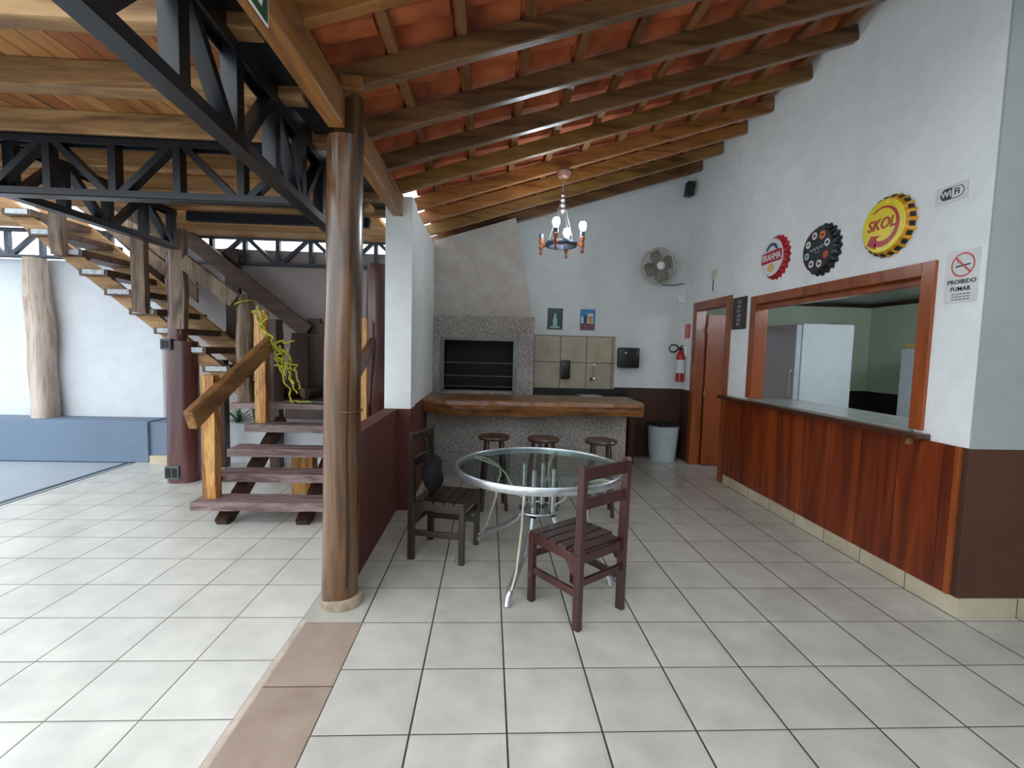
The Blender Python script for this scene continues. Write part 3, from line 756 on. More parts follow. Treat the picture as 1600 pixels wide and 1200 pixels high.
# sink counter against the back wall
MB().b2(.88, 2.10, YB-.012, YB+.002, .985, 1.745).done('trim_6', m_splash, kind='structure')
t = thing('sink_counter', 'black stone sink counter under the beige wall tiles', 'counter', (0, 0, 0))
MB().b2(.87, 2.3, 4.50, YB-.01, .86, .91, .004).b2(.87, 2.3, YB-.03, YB-.013, .91, .985).done('counter_slab', m_granite, t)
MB().b2(.9, .98, 4.52, YB-.01, 0, .86).done('counter_support', m_brown, t)
MB().b2(2.2, 2.28, 4.52, YB-.01, 0, .86).done('counter_support', m_brown, t)
MB().b2(1.52, 1.82, 4.56, 4.90, .905, .93, .004).done('sink_rim', m_stainless, t)
t = thing('wall_faucet', 'curved black and chrome faucet on the beige tiles', 'faucet', (1.755, YB-.012, 1.13))
MB().tube([(0, 0, 0), (0, -.06, 0)], .018, 12).done('valve_body', m_black, t, True)
MB().tube([(0, -.05, 0), (0, -.06, .09), (-.005, -.065, .17), (.01, -.075, .21), (.035, -.09, .215), (.05, -.10, .18)], .009, 8).done('spout', m_stainless, t, True)
MB().tube([(0, -.05, 0), (.05, -.06, .01)], .008, 8).done('lever', m_stainless, t, True)
t = thing('soap_dispenser', 'narrow black soap dispenser on the beige tiles', 'dispenser', (1.375, YB-.012, 1.26))
MB().b2(-.065, .065, -.10, 0, -.135, .135, .02).done('dispenser_body', m_black, t, True)
MB().b2(-.03, .03, -.108, -.099, -.05, .05, .006).done('push_button', m_mount, t, True)
t = thing('towel_dispenser', 'wide black paper towel dispenser on the back wall', 'dispenser', (2.275, YB, 1.45))
MB().b2(-.150, .150, -.14, 0, -.145, .145, .025).done('dispenser_body', m_black, t, True)
MB().lathe([(.013, 0), (.013, .006)], (-.055, -.139, .07), 14, Matrix.Rotation(PI/2, 3, 'X')).done('lock', m_whitepl, t)
# two small posters
t = thing('poster', 'small dark green poster with a pale green bottle, taped to the back wall', 'poster', (1.21, YB, 1.98))
MB().b2(-.111, .111, -.004, 0, -.152, .152).done('sheet', plain('dark_green_print', (22, 58, 48), .4, 0, .25, 24), t)
b = MB(); b.prism([(-.026, -.11), (.03, -.11), (.034, -.02), (.014, .03), (.012, .08), (-.012, .08), (-.014, .03), (-.03, -.02)], (0, -.005, 0), (1, 0, 0), (0, 0, 1), (0, -.001, 0))
b.b2(-.07, .07, -.006, -.005, -.13, -.105); b.done('print', m_cyan, t)
t = thing('poster', 'small blue poster with a beer glass and table, taped to the back wall', 'poster', (1.68, YB, 1.98))
MB().b2(-.109, .109, -.004, 0, -.15, .15).done('sheet', plain('sky_blue_print', (58, 120, 180), .4, 0, .15, 20), t)
MB().b2(-.109, .109, -.006, -.004, -.15, -.05).done('print_table', plain('table_print', (120, 76, 84), .5, 0, .25, 40), t)
MB().b2(-.0, .08, -.007, -.004, -.05, .09).b2(-.09, -.06, -.007, -.004, -.05, .04).done('print_glass', m_paper, t)
MB().b2(.015, .065, -.009, -.007, -.04, .05).done('print_beer', m_peach, t)
MB().b2(-.055, -.02, -.007, -.004, -.06, .06).done('print_bottle', m_slate, t)

# ------------------------------------------------------------------ wall fan
t = thing('wall_fan', 'cream wall fan with a round wire cage on the back wall', 'fan', (2.60, 4.78, 2.73))
Rf = Matrix.Rotation(math.radians(8), 3, 'Z') @ Matrix.Rotation(math.radians(90), 3, 'X')
def FR(p): return Rf @ Vector(p)
R0 = .245
for j, (zz, rr) in enumerate(((.03, R0), (-.06, R0*.98))):
    MB().tube([FR((rr*math.cos(a), rr*math.sin(a), zz)) for a in [2*PI*i/40 for i in range(40)]], .007, 8, closed=True).done('cage_hoop', m_fan, t, True)
b = MB()
for i in range(48):
    a = 2*PI*i/48; c_, s_ = math.cos(a), math.sin(a)
    b.tube([FR((.055*c_, .055*s_, .055)), FR((.15*c_, .15*s_, .052)), FR((.225*c_, .225*s_, .042)), FR((R0*c_, R0*s_, .03))], .0016, 4)
for rr in (.10, .16, .21):
    b.tube([FR((rr*math.cos(a), rr*math.sin(a), .053)) for a in [2*PI*i/32 for i in range(32)]], .0018, 4, closed=True)
b.done('front_cage', m_fan, t)
b = MB()
for i in range(36):
    a = 2*PI*i/36; c_, s_ = math.cos(a), math.sin(a)
    b.tube([FR((.07*c_, .07*s_, -.10)), FR((.18*c_, .18*s_, -.10)), FR((R0*c_, R0*s_, -.06))], .0016, 4)
b.done('rear_cage', m_fan, t)
for i in range(4):
    a0 = 2*PI*i/4+.4; b = MB(); rows = []
    for k in range(7):
        rr = .04+.175*k/6; wv = .05+.045*math.sin(PI*k/7)
        rows.append([b.b.verts.new(FR((rr*math.cos(a0)-wv*u*math.sin(a0), rr*math.sin(a0)+wv*u*math.cos(a0), -.01+u*.022))) for u in (-1, 0, 1)])
    for A, B in zip(rows, rows[1:]):
        b.b.faces.new((A[0], A[1], B[1], B[0])); b.b.faces.new((A[1], A[2], B[2], B[1]))
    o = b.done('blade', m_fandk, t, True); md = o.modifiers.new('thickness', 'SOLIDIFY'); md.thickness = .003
b = MB(); b.lathe([(.0001, .068), (.04, .066), (.056, .058), (.056, .05)], n=24, R=Rf); b.done('cage_badge', m_whitepl, t, True)
b = MB(); b.lathe([(.03, .0), (.075, -.10), (.08, -.15), (.06, -.20), (.02, -.22)], n=24, R=Rf); b.done('motor_housing', m_fan, t, True)
MB().tube([FR((0, 0, -.14)), (.05, .16, -.12), (.05, .245, -.12)], .018, 10).done('wall_arm', m_fan, t, True)
MB().tube([(.06, .2, -.14), (.14, .232, -.22), (.30, .236, -.225), (.47, .238, -.19)], .006, 6).done('power_cord', m_wire, t, True)
# small fittings in the corner
MB().b2(2.98, 3.09, 4.98, 5.028, 2.26, 2.36, .006).done('cord_outlet', m_whitepl, label='small white cord outlet on the back wall under the fan cable', cat='outlet')
t = thing('light_switch', 'old switch plate with an open cable end on the white wall above the door', 'switch', (XW, 4.13, 2.53))
MB().b2(-.02, 0, -.07, .07, -.055, .055, .004).done('switch_plate', plain('yellowed_plastic', (206, 204, 180), .4), t)
MB().tube([(-.006, .04, -.055), (-.006, .045, -.14), (-.006, .03, -.21)], .005, 6).done('cable', m_wire, t)
MB().b2(-.012, 0, -.09, .09, -.235, -.205, .002).done('cable_cover', m_whitepl, t)
t = thing('wall_speaker', 'small black speaker hung high in the corner under the last rafter', 'speaker', (3.0, 4.84, 3.80))
MB().box((0, 0, 0), (.10, .12, .19), Matrix.Rotation(.08, 3, 'Y'), .01).done('speaker_box', m_mount, t)
MB().beam((.03, .03, .04), (.094, .05, .07), .03, .03).done('wall_bracket', m_mount, t)
# fire extinguisher and sign
t = thing('fire_extinguisher', 'red fire extinguisher with a white label hung by the door frame', 'extinguisher', (3.02, 4.90, 1.13))
MB().lathe([(.050, 0), (.058, .01), (.058, .36), (.048, .40), (.024, .43), (.022, .45)], n=24).done('cylinder', m_red, t, True)
MB().lathe([(.0586, .12), (.0586, .31)], n=24, cap=False).done('paper_label', m_paper, t, True)
MB().b2(-.03, .03, -.018, .018, .445, .475, .004).b2(-.06, .01, -.01, .01, .475, .487, .002).done('valve', m_black, t)
MB().tube([(-.02, -.01, .46), (-.08, -.02, .52), (-.15, -.02, .52), (-.185, -.02, .47), (-.15, -.02, .42), (-.10, -.02, .42), (-.05, -.03, .46), (-.0, -.05, .52)], .011, 8).done('hose', m_black, t, True)
MB().b2(.045, .075, -.02, .02, .36, .50, .003).done('hanger', m_whitepl, t)
t = thing('extinguisher_sign', 'small red sign on the white wall above the extinguisher', 'sign', (XW, 4.88, 1.85))
MB().b2(-.004, 0, -.085, .085, -.10, .10).done('sign_panel', m_redsign, t)
MB().b2(-.006, -.004, -.03, .03, -.085, .085).done('sign_mark', m_peach, t)

# ------------------------------------------------------------------ door
t = thing('door_frame', 'cherry wood door frame at the back of the white wall', 'door frame', (0, 0, 0))
MB().b2(XW-.02, X1+.01, DY1-.03, DY1+.085, 0, DZ+.085, .003).done('jamb', m_casing, t)
MB().b2(XW-.02, X1+.01, DY0-.075, DY0+.03, 0, DZ+.085, .003).done('jamb', m_casing, t)
MB().b2(XW-.02, X1+.01, DY0+.03, DY1-.03, DZ-.02, DZ+.085, .003).done('head', m_casing, t)
t = thing('door', 'plain cherry wood door leaf standing open into the kitchen', 'door', (X1+.018, 4.565, 0), math.radians(-3))
MB().b2(0, .70, -.04, 0, .01, 2.06, .002).done('leaf', m_door, t)
for z in (1.0, 1.86):
    MB().tube([(-.008, -.045, z-.04), (-.008, -.045, z+.04)], .008, 8).done('hinge', m_brass, t, label='brass hinge')
MB().tube([(.64, -.04, 1.02), (.64, -.09, 1.02), (.54, -.09, 1.02)], .008, 8).done('handle', m_stainless, t)
# plaque
t = thing('wall_plaque', 'dark brown hanging plaque with a column of pale lettering between door and window', 'plaque', (XW, 3.49, 2.0))
MB().b2(-.012, 0, -.15, .15, -.18, .18, .003).done('board', m_plaque, t)
b = MB()
for i in range(6):
    z = .125-i*.05; a = .02*((i*37) % 3-1)
    b.b2(-.015, -.012, -.035+a*.3, -.018, z-.018, z+.018); b.b2(-.015, -.012, .012, .03+a*.3, z-.018, z+.018); b.b2(-.015, -.012, -.03, .03, z-.004+a*.3, z+.005+a*.3)
b.done('lettering', m_silver, t)

# ------------------------------------------------------------------ serving window
t = thing('window_frame', 'cherry wood frame around the serving hatch', 'window frame', (0, 0, 0))
MB().b2(XW-.02, X1+.01, WY0-.075, WY0+.02, WZ0+.05, WZ1+.075, .003).done('jamb', m_casing, t)
MB().b2(XW-.02, X1+.01, WY1-.03, WY1+.075, WZ0+.05, WZ1+.075, .003).done('jamb', m_casing, t)
MB().b2(XW-.02, X1+.01, WY0+.02, WY1-.03, WZ1-.01, WZ1+.075, .003).b2(XW+.04, X1+.01, WY0+.02, WY1-.03, WZ1-.06, WZ1-.01, .003).done('head', m_casing, t)
t = thing('serving_counter', 'long serving counter shelf through the hatch with a dark wooden front edge', 'counter', (0, 0, 0))
MB().b2(XW-.10, XW-.001, 1.07, 3.72, 1.016, 1.056, .008).b2(XW-.001, X1+.02, WY0+.001, WY1-.001, 1.022, 1.056).done('wooden_edge', m_sill, t)
MB().b2(XW-.03, 3.62, WY0+.001, WY1-.001, 1.054, 1.066, .003).done('stone_top', plain('pale_grey_stone', (150, 156, 150), .22, 0, .08, 12), t)
MB().b2(XW-.05, XW-.02, 1.17, 1.20, .97, 1.016, .004).done('bracket', m_stringer, t)
t = thing('wood_panelling', 'glossy red brown wooden panelling under the serving hatch', 'panelling', (0, 0, 0))
MB().b2(XW-.018, XW-.001, .89, 3.72, .116, 1.015).done('boards', m_panel, t)
MB().b2(XW-.024, XW-.001, .858, .888, .116, 1.016, .003).done('corner_strip', m_casing, t)

# kitchen contents
t = thing('kitchen_fill_light', 'added unseen tube light brightening the kitchen from its ribbed ceiling', 'light', (4.5, 1.9, 2.34))  # out-of-view fixture added to brighten the kitchen
MB().b2(-.62, .62, -.05, .05, -.04, 0, .004).done('added_fixture_body', m_whitepl, t)
MB().tube([(-.6, 0, -.06), (.6, 0, -.06)], .014, 12).done('light_tube', plain('lit_tube', (240, 248, 255), .3, 0, 0, emit=60), t, True)
t = thing('upright_freezer', 'tall white freezer with a side door seen through the hatch, left of the dark wainscot', 'freezer', (4.01, 3.8, 0))
MB().b2(.05, .69, 0, .85, .05, 1.93, .012).done('cabinet', m_fridge, t)
MB().b2(-.02, .045, .012, .84, .07, 1.92, .012).done('door', plain('door_enamel', (188, 194, 202), .3, 0, .02), t)
MB().tube([(-.03, .05, 1.02), (-.055, .05, 1.04), (-.055, .05, 1.34), (-.03, .05, 1.36)], .01, 8).done('handle', m_handle, t)
for z in (.04, ):
    MB().b2(.1, .64, .05, .8, 0, .05).done('plinth', m_black, t)
MB().b2(.45, .60, .05, .2, 1.93, 1.94).done('hinge_cover', m_black, t)
t = thing('white_cabinet_freezer', 'narrower white freezer at the right edge of the hatch', 'freezer', (5.42, 3.32, 0))
MB().b2(0, .56, 0, .6, .04, 1.66, .012).done('cabinet', m_fridge, t)
MB().b2(.02, .48, -.04, -.004, .08, 1.64, .01).done('door', m_fridge, t)
MB().b2(.05, .45, .05, .55, 0, .04).done('plinth', m_black, t)
MB().b2(5.45, 5.66, 3.66, 3.90, 1.661, 1.72, .004).done('carton', plain('yellow_carton', (206, 176, 96), .6), label='flat yellow carton on top of the narrower freezer', cat='box')
MB().b2(5.44, 5.66, 3.40, 3.64, 1.661, 1.73, .004).done('carton', plain('cream_carton', (214, 206, 170), .6), label='cream carton beside the yellow one on the narrower freezer', cat='box')

# ------------------------------------------------------------------ signs with writing on the right wall
def flat_text(body, size, mat, parent, loc, name='lettering', bold=0, sx=1.0, depth=.002, shear=0, rot=0, spacing=1.0):
    cu = D.curves.new('lettering', 'FONT'); cu.body = body; cu.size = size; cu.align_x = 'CENTER'; cu.align_y = 'CENTER'
    cu.extrude = depth/2; cu.offset = bold; cu.shear = shear; cu.space_character = spacing; cu.resolution_u = 4
    o = D.objects.new('tmp_text', cu); COL.objects.link(o)
    bpy.context.view_layer.update()
    me = D.meshes.new_from_object(o.evaluated_get(bpy.context.evaluated_depsgraph_get()))
    D.objects.remove(o); me.name = name
    # text x -> world -y, text y -> world z, normal -> world -x
    Rm = Matrix(((0, 0, -1), (-1, 0, 0), (0, 1, 0))).to_4x4()
    me.transform(Rm @ Matrix.Rotation(rot, 4, 'Z') @ Matrix.Diagonal((sx, 1, 1, 1)))
    me.materials.clear(); me.materials.append(mat)
    q = D.objects.new(name, me); COL.objects.link(q); q.parent = parent; q.location = loc
    return q
def on_wall(b, poly, depth=.0015, x=0):
    """polygon given as seen from the room (u to the right, v up) laid on the right wall"""
    return b.prism(poly, (x, 0, 0), (0, -1, 0), (0, 0, 1), (-depth, 0, 0))
def circ(cx, cy, r, n=24, a0=0, a1=2*PI): return [(cx+r*math.cos(a0+(a1-a0)*i/n), cy+r*math.sin(a0+(a1-a0)*i/n)) for i in range(n)]
def cap_body(t, R, m_side, m_face, depth=.058, teeth=21):
    b = MB(); n = teeth*6; prof = [(R, 0, .013), (R*.985, .018, .013), (R*.93, depth*.7, .004), (R*.88, depth, 0)]
    rings = []
    for r, d, a in prof:
        rings.append([b.b.verts.new((-d, -(r+a*math.cos(teeth*2*PI*k/n))*math.cos(2*PI*k/n), (r+a*math.cos(teeth*2*PI*k/n))*math.sin(2*PI*k/n))) for k in range(n)])
    for A, B in zip(rings, rings[1:]):
        for k in range(n): b.b.faces.new((A[k], A[(k+1) % n], B[(k+1) % n], B[k]))
    b.b.faces.new(rings[0]); b.done('crimped_skirt', m_side, t, True)
    b = MB(); b.lathe([(R*.88, 0), (R*.86, .004), (R*.5, .004), (.001, .004)], (-depth, 0, 0), 48, Matrix.Rotation(-PI/2, 3, 'Y'), cap=False)
    b.done('face', m_face, t, True)
    return -depth-.0045
# red and white cap
t = thing('bottle_cap_sign', 'red and white giant bottle cap sign reading BRAHMA', 'sign', (XW, 2.84, 2.495))
xf = cap_body(t, .205, m_crim, m_paper)
b = MB()
A = circ(0, .035, .105, 16, math.radians(20), math.radians(160)); B_ = circ(0, .035, .075, 16, math.radians(160), math.radians(20))
on_wall(b, A+B_, .002, xf); b.done('blue_arc', m_navy, t)
b = MB(); on_wall(b, [(-.165, -.055), (.165, -.045), (.165, .06), (.10, .068), (0, .062), (-.165, .05)], .002, xf); b.done('red_band', m_crim, t)
b = MB(); on_wall(b, circ(0, -.10, .045, 20), .002, xf); on_wall(b, [(-.07, -.10), (-.02, -.14), (.02, -.14), (.07, -.10), (0, -.08)], .001, xf); b.done('gold_emblem', m_gold, t)
flat_text('BRAHMA', .088, m_paper, t, (xf-.003, 0, .002), bold=.0022, sx=.86)
# black cap with coasters
t = thing('bottle_cap_sign', 'black giant bottle cap sign with eight small round emblems', 'sign', (XW, 2.185, 2.435))
xf = cap_body(t, .208, m_black, m_ink)
cols = [m_peach, m_paper, m_redsign, m_paper, m_paper, m_cyan, m_paper, m_paper]
inner = [m_redsign, m_slate, m_amber, m_slate, m_crim, m_silver, m_gold, m_crim]
for i in range(8):
    a = math.radians(62-45*i); r = .127
    b = MB(); on_wall(b, circ(r*math.cos(a), r*math.sin(a), .031 if i else .036, 20), .002, xf); e = b.done('emblem', cols[i], t)
    b = MB(); on_wall(b, circ(r*math.cos(a), r*math.sin(a), .014, 12), .001, xf-.002)
    b.b2(xf-.003, xf-.002, -r*math.cos(a)-.02, -r*math.cos(a)+.02, r*math.sin(a)-.004, r*math.sin(a)+.004)
    b.done('emblem_mark', inner[i], e)
b = MB(); pts = [(xf-.002, -(-.085+.17*i/40), .006*math.sin(i*1.9)+.01*math.sin(i*.7)+.02*i/40) for i in range(41)]
b.tube(pts, .0035, 5); b.tube([(xf-.002, -(-.03+.07*i/12), -.022+.004*math.sin(i*2.2)) for i in range(13)], .0022, 5); b.done('script_line', m_silver, t)
# yellow cap
t = thing('bottle_cap_sign', 'yellow giant bottle cap sign reading SKOL with a red arrow', 'sign', (XW, 1.515, 2.462))
xf = cap_body(t, .208, m_amber, m_yellow)
b = MB(); n = 26; pts = []
for i in range(n+1):
    a = math.radians(130-245*i/n); wd = .004+.026*(i/n); pts.append(((.132+wd/2)*math.cos(a), (.132+wd/2)*math.sin(a)))
for i in range(n, -1, -1):
    a = math.radians(130-245*i/n); wd = .004+.026*(i/n); pts.append(((.132-wd)*math.cos(a), (.132-wd)*math.sin(a)))
on_wall(b, pts, .002, xf)
a = math.radians(-112)
on_wall(b, [(-.045, -.155), (-.045, -.078), (-.005, -.066), (-.095, -.055), (-.125, -.115)][::-1], .002, xf)
b.done('red_arrow', m_crim, t)
flat_text('SKOL', .105, m_crim, t, (xf-.002, .012, .012), bold=.002, sx=.95, shear=.2)
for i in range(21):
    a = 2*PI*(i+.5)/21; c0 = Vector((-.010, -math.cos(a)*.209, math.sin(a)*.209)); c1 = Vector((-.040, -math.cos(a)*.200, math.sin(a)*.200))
    b = MB(); b.beam(c0, c1, .030, .006, up=Vector((0, -math.cos(a), math.sin(a)))); b.done('crimp_patch', m_blackiron, t, label='dark crimp on the rim')  # near-black strips in the gaps of the crimped rim
# wifi plate
t = thing('wifi_sign', 'small white plate with a black and white WiFi emblem', 'sign', (XW, 1.071, 2.549))
MB().b2(-.006, 0, -.108, .108, -.052, .052, .002).done('plate', m_paper, t)
def pill(r, hw, n=10): return circ(hw, 0, r, n, -PI/2, PI/2)+circ(-hw, 0, r, n, PI/2, 3*PI/2)
b = MB(); on_wall(b, pill(.036, .040), .001, -.006); b.done('emblem_outline', m_slate, t)
b = MB(); on_wall(b, [(0, .031)]+[(.040, .031)]+circ(.040, 0, .031, 10, PI/2, -PI/2)+[(.040, -.031), (0, -.031)], .001, -.007); b.done('emblem_field', m_paper, t)
flat_text('Wi', .052, m_paper, t, (-.0085, .036, 0), bold=.0012)
flat_text('Fi', .052, m_slate, t, (-.0085, -.032, 0), bold=.0012)
b = MB()
for yy in (-.095, .095): b.lathe([(.004, 0), (.004, .002)], (-.006, yy, .0), 8, Matrix.Rotation(-PI/2, 3, 'Y'))
b.done('screw', m_handle, t)
# no smoking poster
t = thing('no_smoking_sign', 'white no smoking sign reading PROIBIDO FUMAR beside the hatch', 'sign', (XW, .962, 2.03))
MB().b2(-.005, 0, -.104, .104, -.155, .155, .001).done('plate', m_paper, t)
b = MB(); n = 36; cx, cy = 0, .068
A = [b.b.verts.new((-.006, -(cx+.072*math.cos(2*PI*k/n)), cy+.072*math.sin(2*PI*k/n))) for k in range(n)]
B_ = [b.b.verts.new((-.006, -(cx+.063*math.cos(2*PI*k/n)), cy+.063*math.sin(2*PI*k/n))) for k in range(n)]
for k in range(n): b.b.faces.new((A[k], A[(k+1) % n], B_[(k+1) % n], B_[k]))
b.beam((-.0065, .048, cy+.048), (-.0065, -.048, cy-.048), .010, .001, up=(1, 0, 0)); b.done('red_ring', m_redsign, t)
b = MB(); on_wall(b, [(-.045, cy-.012), (.045, cy-.004), (.045, cy+.004), (-.045, cy-.003)], .0008, -.005)
b.tube([(-.006, .035, cy+.01), (-.006, .028, cy+.022), (-.006, .038, cy+.03), (-.006, .03, cy+.042)], .0016, 4); b.done('cigarette', m_ink, t)
flat_text('PROIBIDO', .036, m_ink, t, (-.0065, 0, -.032), bold=.0004, sx=1.0, spacing=1.08)
flat_text('FUMAR', .036, m_ink, t, (-.0065, .004, -.075), bold=.0004, sx=1.0, spacing=1.08)
b = MB()
for i in range(3):
    z = -.105-.016*i
    for j in range(5): b.b2(-.006, -.005, -.055+j*.023, -.055+j*.023+.018, z-.002, z+.0025)
b.done('small_print', m_ink, t)

# ------------------------------------------------------------------ chandelier
t = thing('chandelier', 'small iron ring chandelier with turned wooden candle holders and three lit bulbs', 'chandelier', (.985, 3.09, 0))
zc = ZR(.985)-.022
MB().lathe([(.030, -.06), (.052, -.052), (.074, -.012), (.076, .0)], (0, 0, zc), 24).done('canopy', m_pinkmet, t, True)
b = MB()
for i in range(4):
    z = zc-.075-i*.042
    ax = Vector((1, 0, 0)) if i % 2 else Vector((0, 1, 0))
    b.tube([Vector((0, 0, z))+ax*.012*math.cos(a)+Vector((0, 0, 1))*.026*math.sin(a) for a in [2*PI*k/12 for k in range(12)]], .003, 5, closed=True)
b.done('chain', m_chain, t)
zf = zc-.23
MB().lathe([(.010, .02), (.024, .0), (.012, -.02), (.03, -.045), (.014, -.07), (.03, -.095), (.018, -.12), (.03, -.15), (.008, -.18)], (0, 0, zf), 20).done('finial', m_chain, t, True)
zr = 2.60; Rr = .155
b = MB(); b.lathe([(Rr, -.022), (Rr+.008, 0), (Rr, .022), (Rr-.03, .022), (Rr-.03, -.022), (Rr, -.022)], (0, 0, zr), 40, cap=False); b.done('ring', m_ring, t, True)
b = MB()
for k in range(4):
    a = math.radians(-113+90*k); p = Vector((Rr*math.cos(a), Rr*math.sin(a), zr))
    b.tube([p*1.0, Vector((p.x*.5, p.y*.5, zr+.03)), Vector((0, 0, zr-.0))], .005, 6)
b.done('spokes', m_ring, t)
for k in range(4):
    a = math.radians(-113+90*k); d = Vector((math.cos(a), math.sin(a), 0))
    am = math.radians(-68+90*k); p = Vector((Rr*.95*math.cos(am), Rr*.95*math.sin(am), zr+.02))
    MB().tube([p, Vector((p.x*.1, p.y*.1, zf-.05))], .0035, 6).done('hanger_rod', m_chain, t, True)
    c = d*.215+Vector((0, 0, zr))
    h = MB().lathe([(.003, -.10), (.014, -.092), (.018, -.075), (.009, -.055), (.02, -.035), (.022, -.01), (.013, .01), (.024, .03), (.026, .06), (.018, .07)], c, 16).done('candle_holder', m_turn, t, True)
    MB().beam(d*(Rr-.01)+Vector((0, 0, zr)), c, .03, .03).done('bracket', m_turn, h)
    MB().lathe([(.022, .07), (.023, .115), (.015, .12)], c, 16).done('socket', m_deadbulb, h, True)
    if k != 3:
        MB().lathe([(.012, .115), (.026, .135), (.036, .165), (.034, .19), (.02, .21), (.001, .216)], c, 18).done('bulb', m_bulb, h, True)
# ------------------------------------------------------------------ stools
def make_stool(label):
    t = thing('bar_stool', label, 'stool', (0, 0, 0), 0, 'round bar stools at the bar')
    MB().lathe([(.12, .665), (.148, .672), (.152, .69), (.146, .702), (.12, .705), (.001, .704)], n=32).done('seat', m_stool, t, True)
    for k in range(4):
        a = PI/4+PI/2*k; d = Vector((math.cos(a), math.sin(a), 0))
        MB().tube([d*.095+Vector((0, 0, .67)), d*.115+Vector((0, 0, .5)), d*.165+Vector((0, 0, .004))], [.017, .021, .017], 12).done('leg', m_stool, t, True)
    for k in range(4):
        a, c = PI/4+PI/2*k, PI/4+PI/2*(k+1); z = .22+.04*(k % 2)
        MB().tube([(.147*math.cos(a), .147*math.sin(a), z), (.147*math.cos(c), .147*math.sin(c), z)], .011, 8).done('rung', m_stool, t, True)
    return t
s0 = make_stool('dark round wooden bar stool, leftmost of the three behind the glass table')
s0.location = (.345, 2.70, 0); s0.rotation_euler.z = .1
for x, y, rz, lb in ((.81, 2.64, .35, 'dark round wooden bar stool in the middle of the three behind the glass table'), (1.345, 2.57, -.12, 'dark round wooden bar stool standing rightmost, near the mahogany chair')):
    c = copy_tree(s0); c.location = (x, y, 0); c.rotation_euler.z = rz; c['label'] = lb

# ------------------------------------------------------------------ glass table
t = thing('glass_table', 'round glass top table with an aluminium rim and curved metal legs', 'table', (.65, 1.51, 0))
RT = .585
MB().lathe([(RT-.012, .708), (RT-.012, .716)], n=64).done('glass_top', m_glass, t, True)
b = MB(); b.lathe([(RT-.016, .672), (RT, .670), (RT+.006, .69), (RT+.006, .712), (RT, .722), (RT-.014, .721), (RT-.016, .717), (RT-.016, .672)], n=72, cap=False); b.done('rim', m_alu, t, True)
MB().tube([(.15*math.cos(a), .15*math.sin(a), .40) for a in [2*PI*i/28 for i in range(28)]], .007, 8, closed=True).done('ring_shelf', m_alu, t, True)
MB().lathe([(.145, .398), (.145, .403)], n=36).done('shelf_glass', m_glass, t)
for k, ad in enumerate((-111.5, 143, -36, 69)):
    a = math.radians(ad); d = Vector((math.cos(a), math.sin(a), 0)); FL = (.63, .545, .565, .6)[k]; s = Vector((-d.y, d.x, 0))
    Z = lambda r, z, o=0: d*r+s*o+Vector((0, 0, z))
    MB().tube([Z(.12, .705), Z(.12, .39)], .020, 14).done('column', m_alu, t, True)
    lg = MB().tube([Z(.12, .38), Z(.16, .30), Z(.26, .22), Z(.38, .16), Z(.48, .12), Z(FL-.05, .08), Z(FL-.015, .05), Z(FL, .005)], [.020, .021, .021, .020, .020, .021, .021, .020], 14).done('leg', m_alu, t, True)
    MB().lathe([(.024, .37), (.026, .40)], d*.12, 14).done('clamp', m_steel, lg, True)
    MB().tube([Z(FL-.03, .09, .015), Z(FL-.10, .17, .02), Z(FL-.15, .30, .02), Z(FL-.19, .42, .02), Z(FL-.20, .52, .02), Z(FL-.23, .60, .02), Z(FL-.22, .65, .02), Z(FL-.10, .672, .02), Z(RT-.012, .69, .02)], .0075, 8).done('scroll_brace', m_cream, t, True)
    MB().tube([Z(.12, .44), Z(.20, .50), Z(.28, .60), Z(.36, .66), Z(.46, .69), Z(RT-.012, .695)], .0065, 8).done('scroll_brace', m_cream, t, True)

# ------------------------------------------------------------------ chairs
def make_chair(label, mat):
    t = thing('wooden_chair', label, 'chair', (0, 0, 0), 0, 'wooden chairs at the glass table')
    W, Dp = .37, .38       # local +y is forward, back legs at y=0
    for s_ in (-1, 1):
        b = MB(); b.box((s_*W/2, 0, .215), (.034, .048, .43), None, .004)
        b.prism([(-.024, .42), (.024, .42), (.012, .915), (-.018, .92), (-.030, .90)], (s_*W/2-.017, 0, 0), (0, 1, 0), (0, 0, 1), (.034, 0, 0)); b.done('back_leg', mat, t)
        MB().box((s_*W/2, Dp, .21), (.036, .040, .42), None, .004).done('front_leg', mat, t)
        MB().box((s_*W/2, Dp/2, .20), (.020, Dp-.03, .042), None, .003).done('side_stretcher', mat, t)
        MB().box((s_*W/2, Dp/2, .395), (.022, Dp-.03, .052), None, .003).done('seat_rail', mat, t)
        b = MB(); b.prism([(0, .37), (0, .30), (.02, .30), (.075, .37)], (s_*W/2-.011, .022, 0), (0, 1, 0), (0, 0, 1), (.022, 0, 0)); b.done('corner_brace', mat, t)
    MB().box((0, Dp, .395), (W-.03, .022, .052), None, .003).done('seat_rail', mat, t)
    MB().box((0, 0, .395), (W-.03, .022, .052), None, .003).done('seat_rail', mat, t)
    MB().box((0, Dp-.01, .30), (W-.03, .020, .040), None, .003).done('front_stretcher', mat, t)
    MB().box((0, .0, .26), (W-.03, .020, .040), None, .003).done('back_stretcher', mat, t)
    for i in range(5):
        y = .045+i*.079
        MB().box((0, y, .430), (W+.03 if i else W-.04, .070, .018), None, .004).done('seat_slat', mat, t)
    MB().box((0, -.008, .865), (W-.03, .022, .075), None, .006).done('top_rail', mat, t)
    MB().box((0, -.002, .70), (W-.03, .020, .065), None, .005).done('back_slat', mat, t)
    return t
c1 = make_chair('glossy mahogany slatted wooden chair in front of the glass table', m_chair)
c1.location = (.9425, .803, 0); c1.rotation_euler.z = math.atan2(.311, -.226)-PI/2
c2 = make_chair('nearly black wooden chair against the maroon low wall with a bag on its back', m_chairdk)
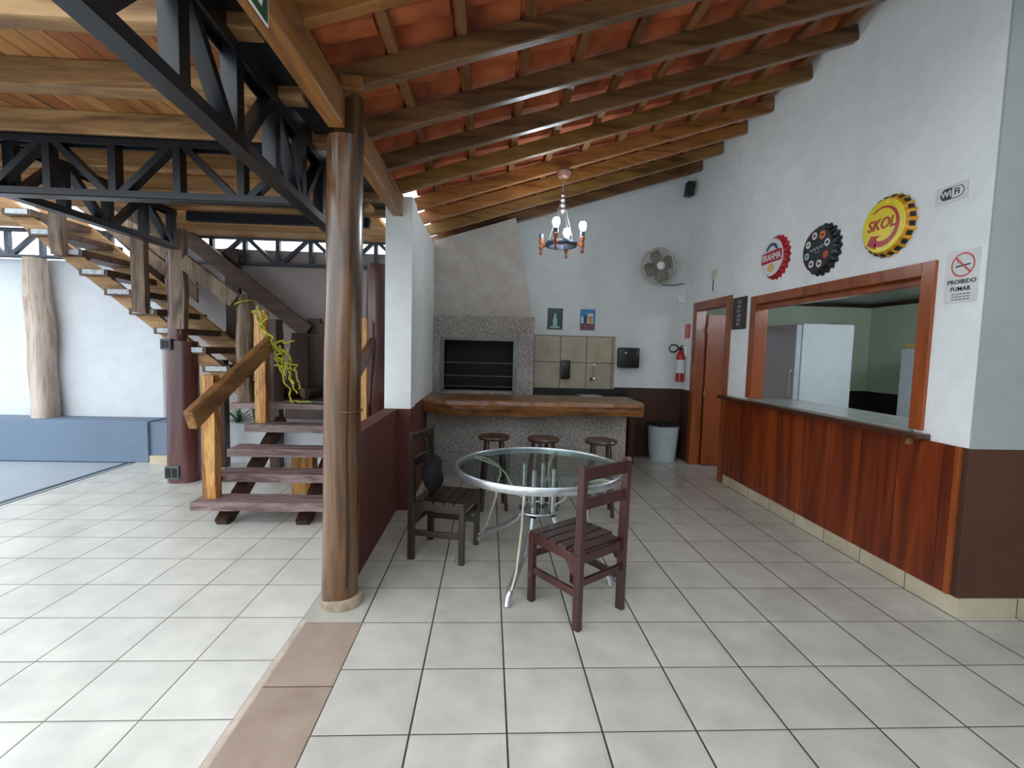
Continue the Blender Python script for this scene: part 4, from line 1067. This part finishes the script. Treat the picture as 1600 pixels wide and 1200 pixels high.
c2.location = (-.202, 1.75, 0); c2.rotation_euler.z = math.atan2(-.100, .376)-PI/2
# bag hung over the dark chair's back
t = thing('cloth_bag', 'black soft bag hanging on the inner side of the dark chair back', 'bag', (-.115, 1.715, .60))
b = MB(); bmesh.ops.create_icosphere(b.b, subdivisions=4, radius=1)
for v in b.b.verts:
    q = v.co.copy(); f = 1.0 if q.z < 0 else 1-.38*q.z
    v.co = Vector((q.x*.072, q.y*.165*f*(1.1 if q.y < 0 else .95), q.z*.14-.02*q.y)) + noise.noise_vector(q*1.7)*.022
b.done('bag_body', m_bag, t, True)
MB().tube([(-.01, -.13, .05), (-.03, -.11, .20), (-.07, -.04, .305), (-.07, .05, .305), (-.03, .10, .20), (-.01, .12, .05)], .008, 6).done('strap', m_bag, t, True)
# strings lying near the dark chair
MB().tube([(.06, 1.50, .004), (.05, 1.55, .03), (.075, 1.60, .05), (.09, 1.55, .02), (.085, 1.49, .004)], .003, 5).done('loose_wire', m_cream, label='thin loose wire standing on the floor by the front leg of the dark chair', cat='wire')

# ------------------------------------------------------------------ bin in the corner
t = thing('waste_bin', 'frosted pale plastic bin standing in the corner by the door', 'bin', (2.79, 4.83, 0))
b = MB(); n = 40; rings = []
for z, r in ((0, .175), (.02, .182), (.25, .20), (.50, .222), (.515, .226), (.515, .214), (.03, .172)):
    rings.append([b.b.verts.new(((r+.003*math.cos(20*2*PI*k/n))*math.cos(2*PI*k/n), (r*.82)*math.sin(2*PI*k/n), z)) for k in range(n)])
for A, B in zip(rings, rings[1:]):
    for k in range(n): b.b.faces.new((A[k], A[(k+1) % n], B[(k+1) % n], B[k]))
b.b.faces.new(rings[0][::-1]); b.b.faces.new(rings[-1]); b.done('bucket', m_bin, t, True)
b = MB(); n = 32
b.lathe([(.20, .40), (.212, .51), (.224, .53), (.229, .50), (.222, .535), (.16, .545), (.02, .52)], n=32, cap=False)
for v in b.b.verts: v.co.y *= .82; v.co.z += .012*noise.noise(v.co*14)
b.done('bin_liner', m_bag, t, True)
